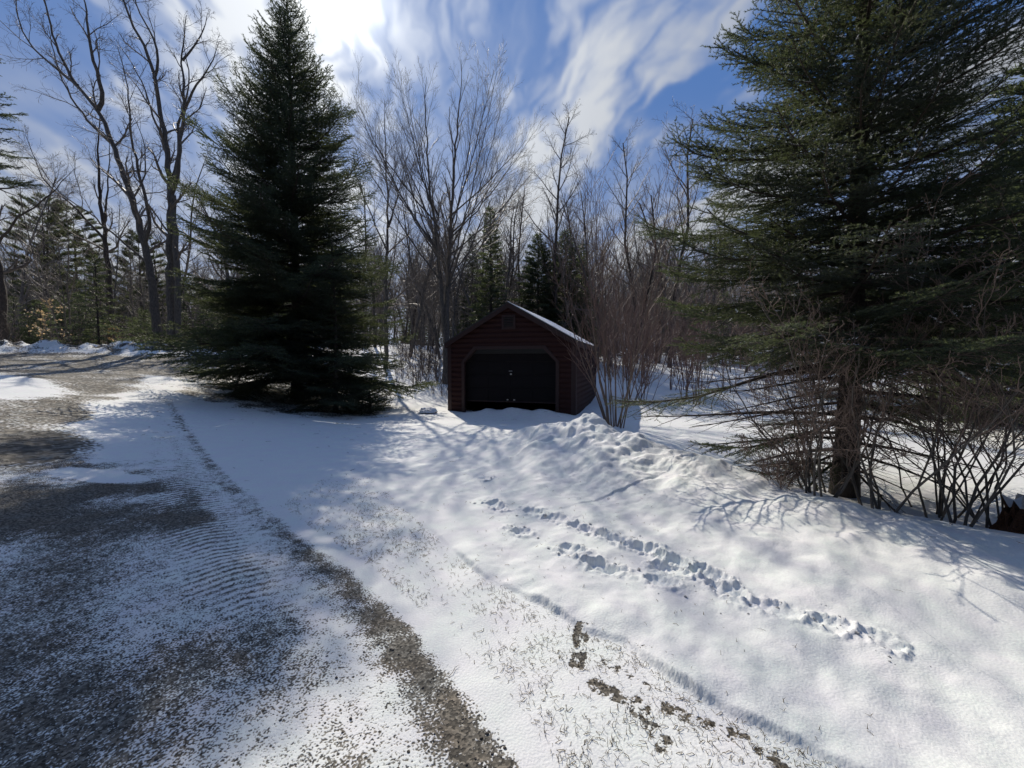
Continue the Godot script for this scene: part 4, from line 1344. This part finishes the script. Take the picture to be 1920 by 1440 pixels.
func build_litter() -> void:
	# dead grass tips that stick out of the thin snow
	var g := Buf.new()
	g.tube(PackedVector3Array([Vector3(0, -0.01, 0), Vector3(0.004, 0.012, 0), Vector3(0.018, 0.022, 0.003), Vector3(0.034, 0.02, 0.008)]), PackedFloat32Array([0.0016, 0.0015, 0.0012, 0.0006]), 3)
	var g2 := Buf.new()
	g2.tube(PackedVector3Array([Vector3(0, -0.01, 0), Vector3(0.003, 0.01, 0.002), Vector3(0.010, 0.024, 0.004)]), PackedFloat32Array([0.0018, 0.0015, 0.0006]), 3)
	g2.tube(PackedVector3Array([Vector3(0, -0.005, 0), Vector3(-0.008, 0.009, 0.004), Vector3(-0.022, 0.012, -0.002)]), PackedFloat32Array([0.0016, 0.0013, 0.0006]), 3)
	var g3 := Buf.new()
	g3.tube(PackedVector3Array([Vector3(-0.02, -0.002, 0), Vector3(-0.006, 0.006, 0.003), Vector3(0.012, 0.005, -0.002), Vector3(0.024, -0.002, 0.004)]), PackedFloat32Array([0.0014, 0.0016, 0.0014, 0.0008]), 3)
	var tips := [g, g2, g3]
	for kind in 3:
		scatter("dead_grass", ["hooked", "upright", "flattened"][kind] + " dead grass tips sticking out of the thin snow on the driveway", "grass", tips[kind].mesh(M.grass), [700, 1600, 1500][kind], func():
			var d := 1.4 + 4.6 * rng.randf() * rng.randf_range(0.5, 1.0)
			var x := rng.randf_range(-2.6, 1.6)
			var t1 := near_line(track1, x, -d)
			var c := near_line(crack, x, -d)
			if t1.y > 0.0 or t1.x < 0.2 or (c.y < 0.0 and rng.randf() < 0.97):
				return null
			if nz_mid.get_noise_2d(x * 1.3, d * 1.3) < -0.05 and rng.randf() < 0.8:
				return null
			var s := rng.randf_range(0.35, 1.0)
			return Transform3D(Basis(Vector3.UP, rng.randf() * TAU).scaled(Vector3(s, s * rng.randf_range(0.6, 1.2), s)), Vector3(x, ground_height(x, -d), -d)))
	# crumbs of snow kicked out of the footprints
	var cl := Buf.new()
	for j in 4:
		for i in 6:
			var c := []
			for q in [[i, j], [i + 1, j], [i + 1, j + 1], [i, j + 1]]:
				var a: float = TAU * (q[0] % 6) / 6.0
				var e: float = lerpf(-PI / 2, PI / 2, q[1] / 4.0)
				var dd := Vector3(cos(a) * cos(e), sin(e), -sin(a) * cos(e))
				c.append(Vector3(dd.x, dd.y * 0.7, dd.z * 0.8) * (1.0 + 0.5 * nz_fine.get_noise_3dv(dd * 0.7)))
			cl.quad(c[0], c[1], c[2], c[3])
	scatter("snow_crumbs", "crumbs of snow kicked out along the footprints", "snow", cl.mesh(M.snow), 160, func():
		var q: Array = dents[rng.randi() % dents.size()]
		var x: float = float(q[0]) + rng.randfn() * 0.13
		var z: float = float(q[1]) + rng.randfn() * 0.13
		var s := 0.004 + 0.016 * pow(rng.randf(), 3.0)
		return Transform3D(Basis(Vector3.UP, rng.randf() * TAU).scaled(Vector3(s, s, s)), Vector3(x, ground_height(x, z) - s * 0.1, z)))
	# stones of the gravel
	var pb := Buf.new()
	for j in 4:
		for i in 7:
			var c := []
			for q in [[i, j], [i + 1, j], [i + 1, j + 1], [i, j + 1]]:
				var a: float = TAU * (q[0] % 7) / 7.0
				var e: float = lerpf(-PI / 2, PI / 2, q[1] / 4.0)
				var dd := Vector3(cos(a) * cos(e), sin(e), -sin(a) * cos(e))
				c.append(Vector3(dd.x, dd.y * 0.6, dd.z * 0.75) * (1.0 + 0.3 * nz_fine.get_noise_3dv(dd * 0.5)))
			pb.quad(c[0], c[1], c[2], c[3])
	scatter("gravel", "loose gravel stones scattered over the driveway and road", "gravel", pb.mesh(M.gravel), 3600, func():
		var d := sqrt(rng.randf_range(1.9, 90.0))
		var x := rng.randf_range(-1.25, 0.35) * d
		var c := snow_cover(x, -d)
		if c > 0.62 or rng.randf() < c:
			return null
		var s := 0.0035 + 0.006 * pow(rng.randf(), 4.0)
		return Transform3D(Basis(Vector3.UP, rng.randf() * TAU).scaled(Vector3(s, s, s)), Vector3(x, ground_height(x, -d) + s * 0.2, -d)))
	# fallen twigs
	var tw := Buf.new()
	tw.tube(PackedVector3Array([Vector3(-0.06, 0, 0), Vector3(-0.02, 0.006, 0.008), Vector3(0.03, 0.004, -0.006), Vector3(0.07, 0.0, 0.004)]), PackedFloat32Array([0.0025, 0.0022, 0.0018, 0.0008]), 4)
	tw.tube(PackedVector3Array([Vector3(0.0, 0.005, 0), Vector3(0.025, 0.006, 0.03)]), PackedFloat32Array([0.0015, 0.0006]), 3)
	scatter("fallen_twig", "small fallen twigs lying on the snow", "twigs", tw.mesh(M.twig_dark), 260, func():
		var d := sqrt(rng.randf_range(3.0, 200.0))
		var x := rng.randf_range(-0.9, 1.1) * d
		if x < -5.0 and d < 10.0 and rng.randf() < 0.6:
			return null
		if d < 4.0 and rng.randf() < 0.6:
			return null
		var s := rng.randf_range(0.25, 0.7) * (1.0 + d * 0.06)
		return Transform3D(Basis(Vector3.UP, rng.randf() * TAU).scaled(Vector3(s, s, s)), Vector3(x, ground_height(x, -d) + 0.005, -d)))
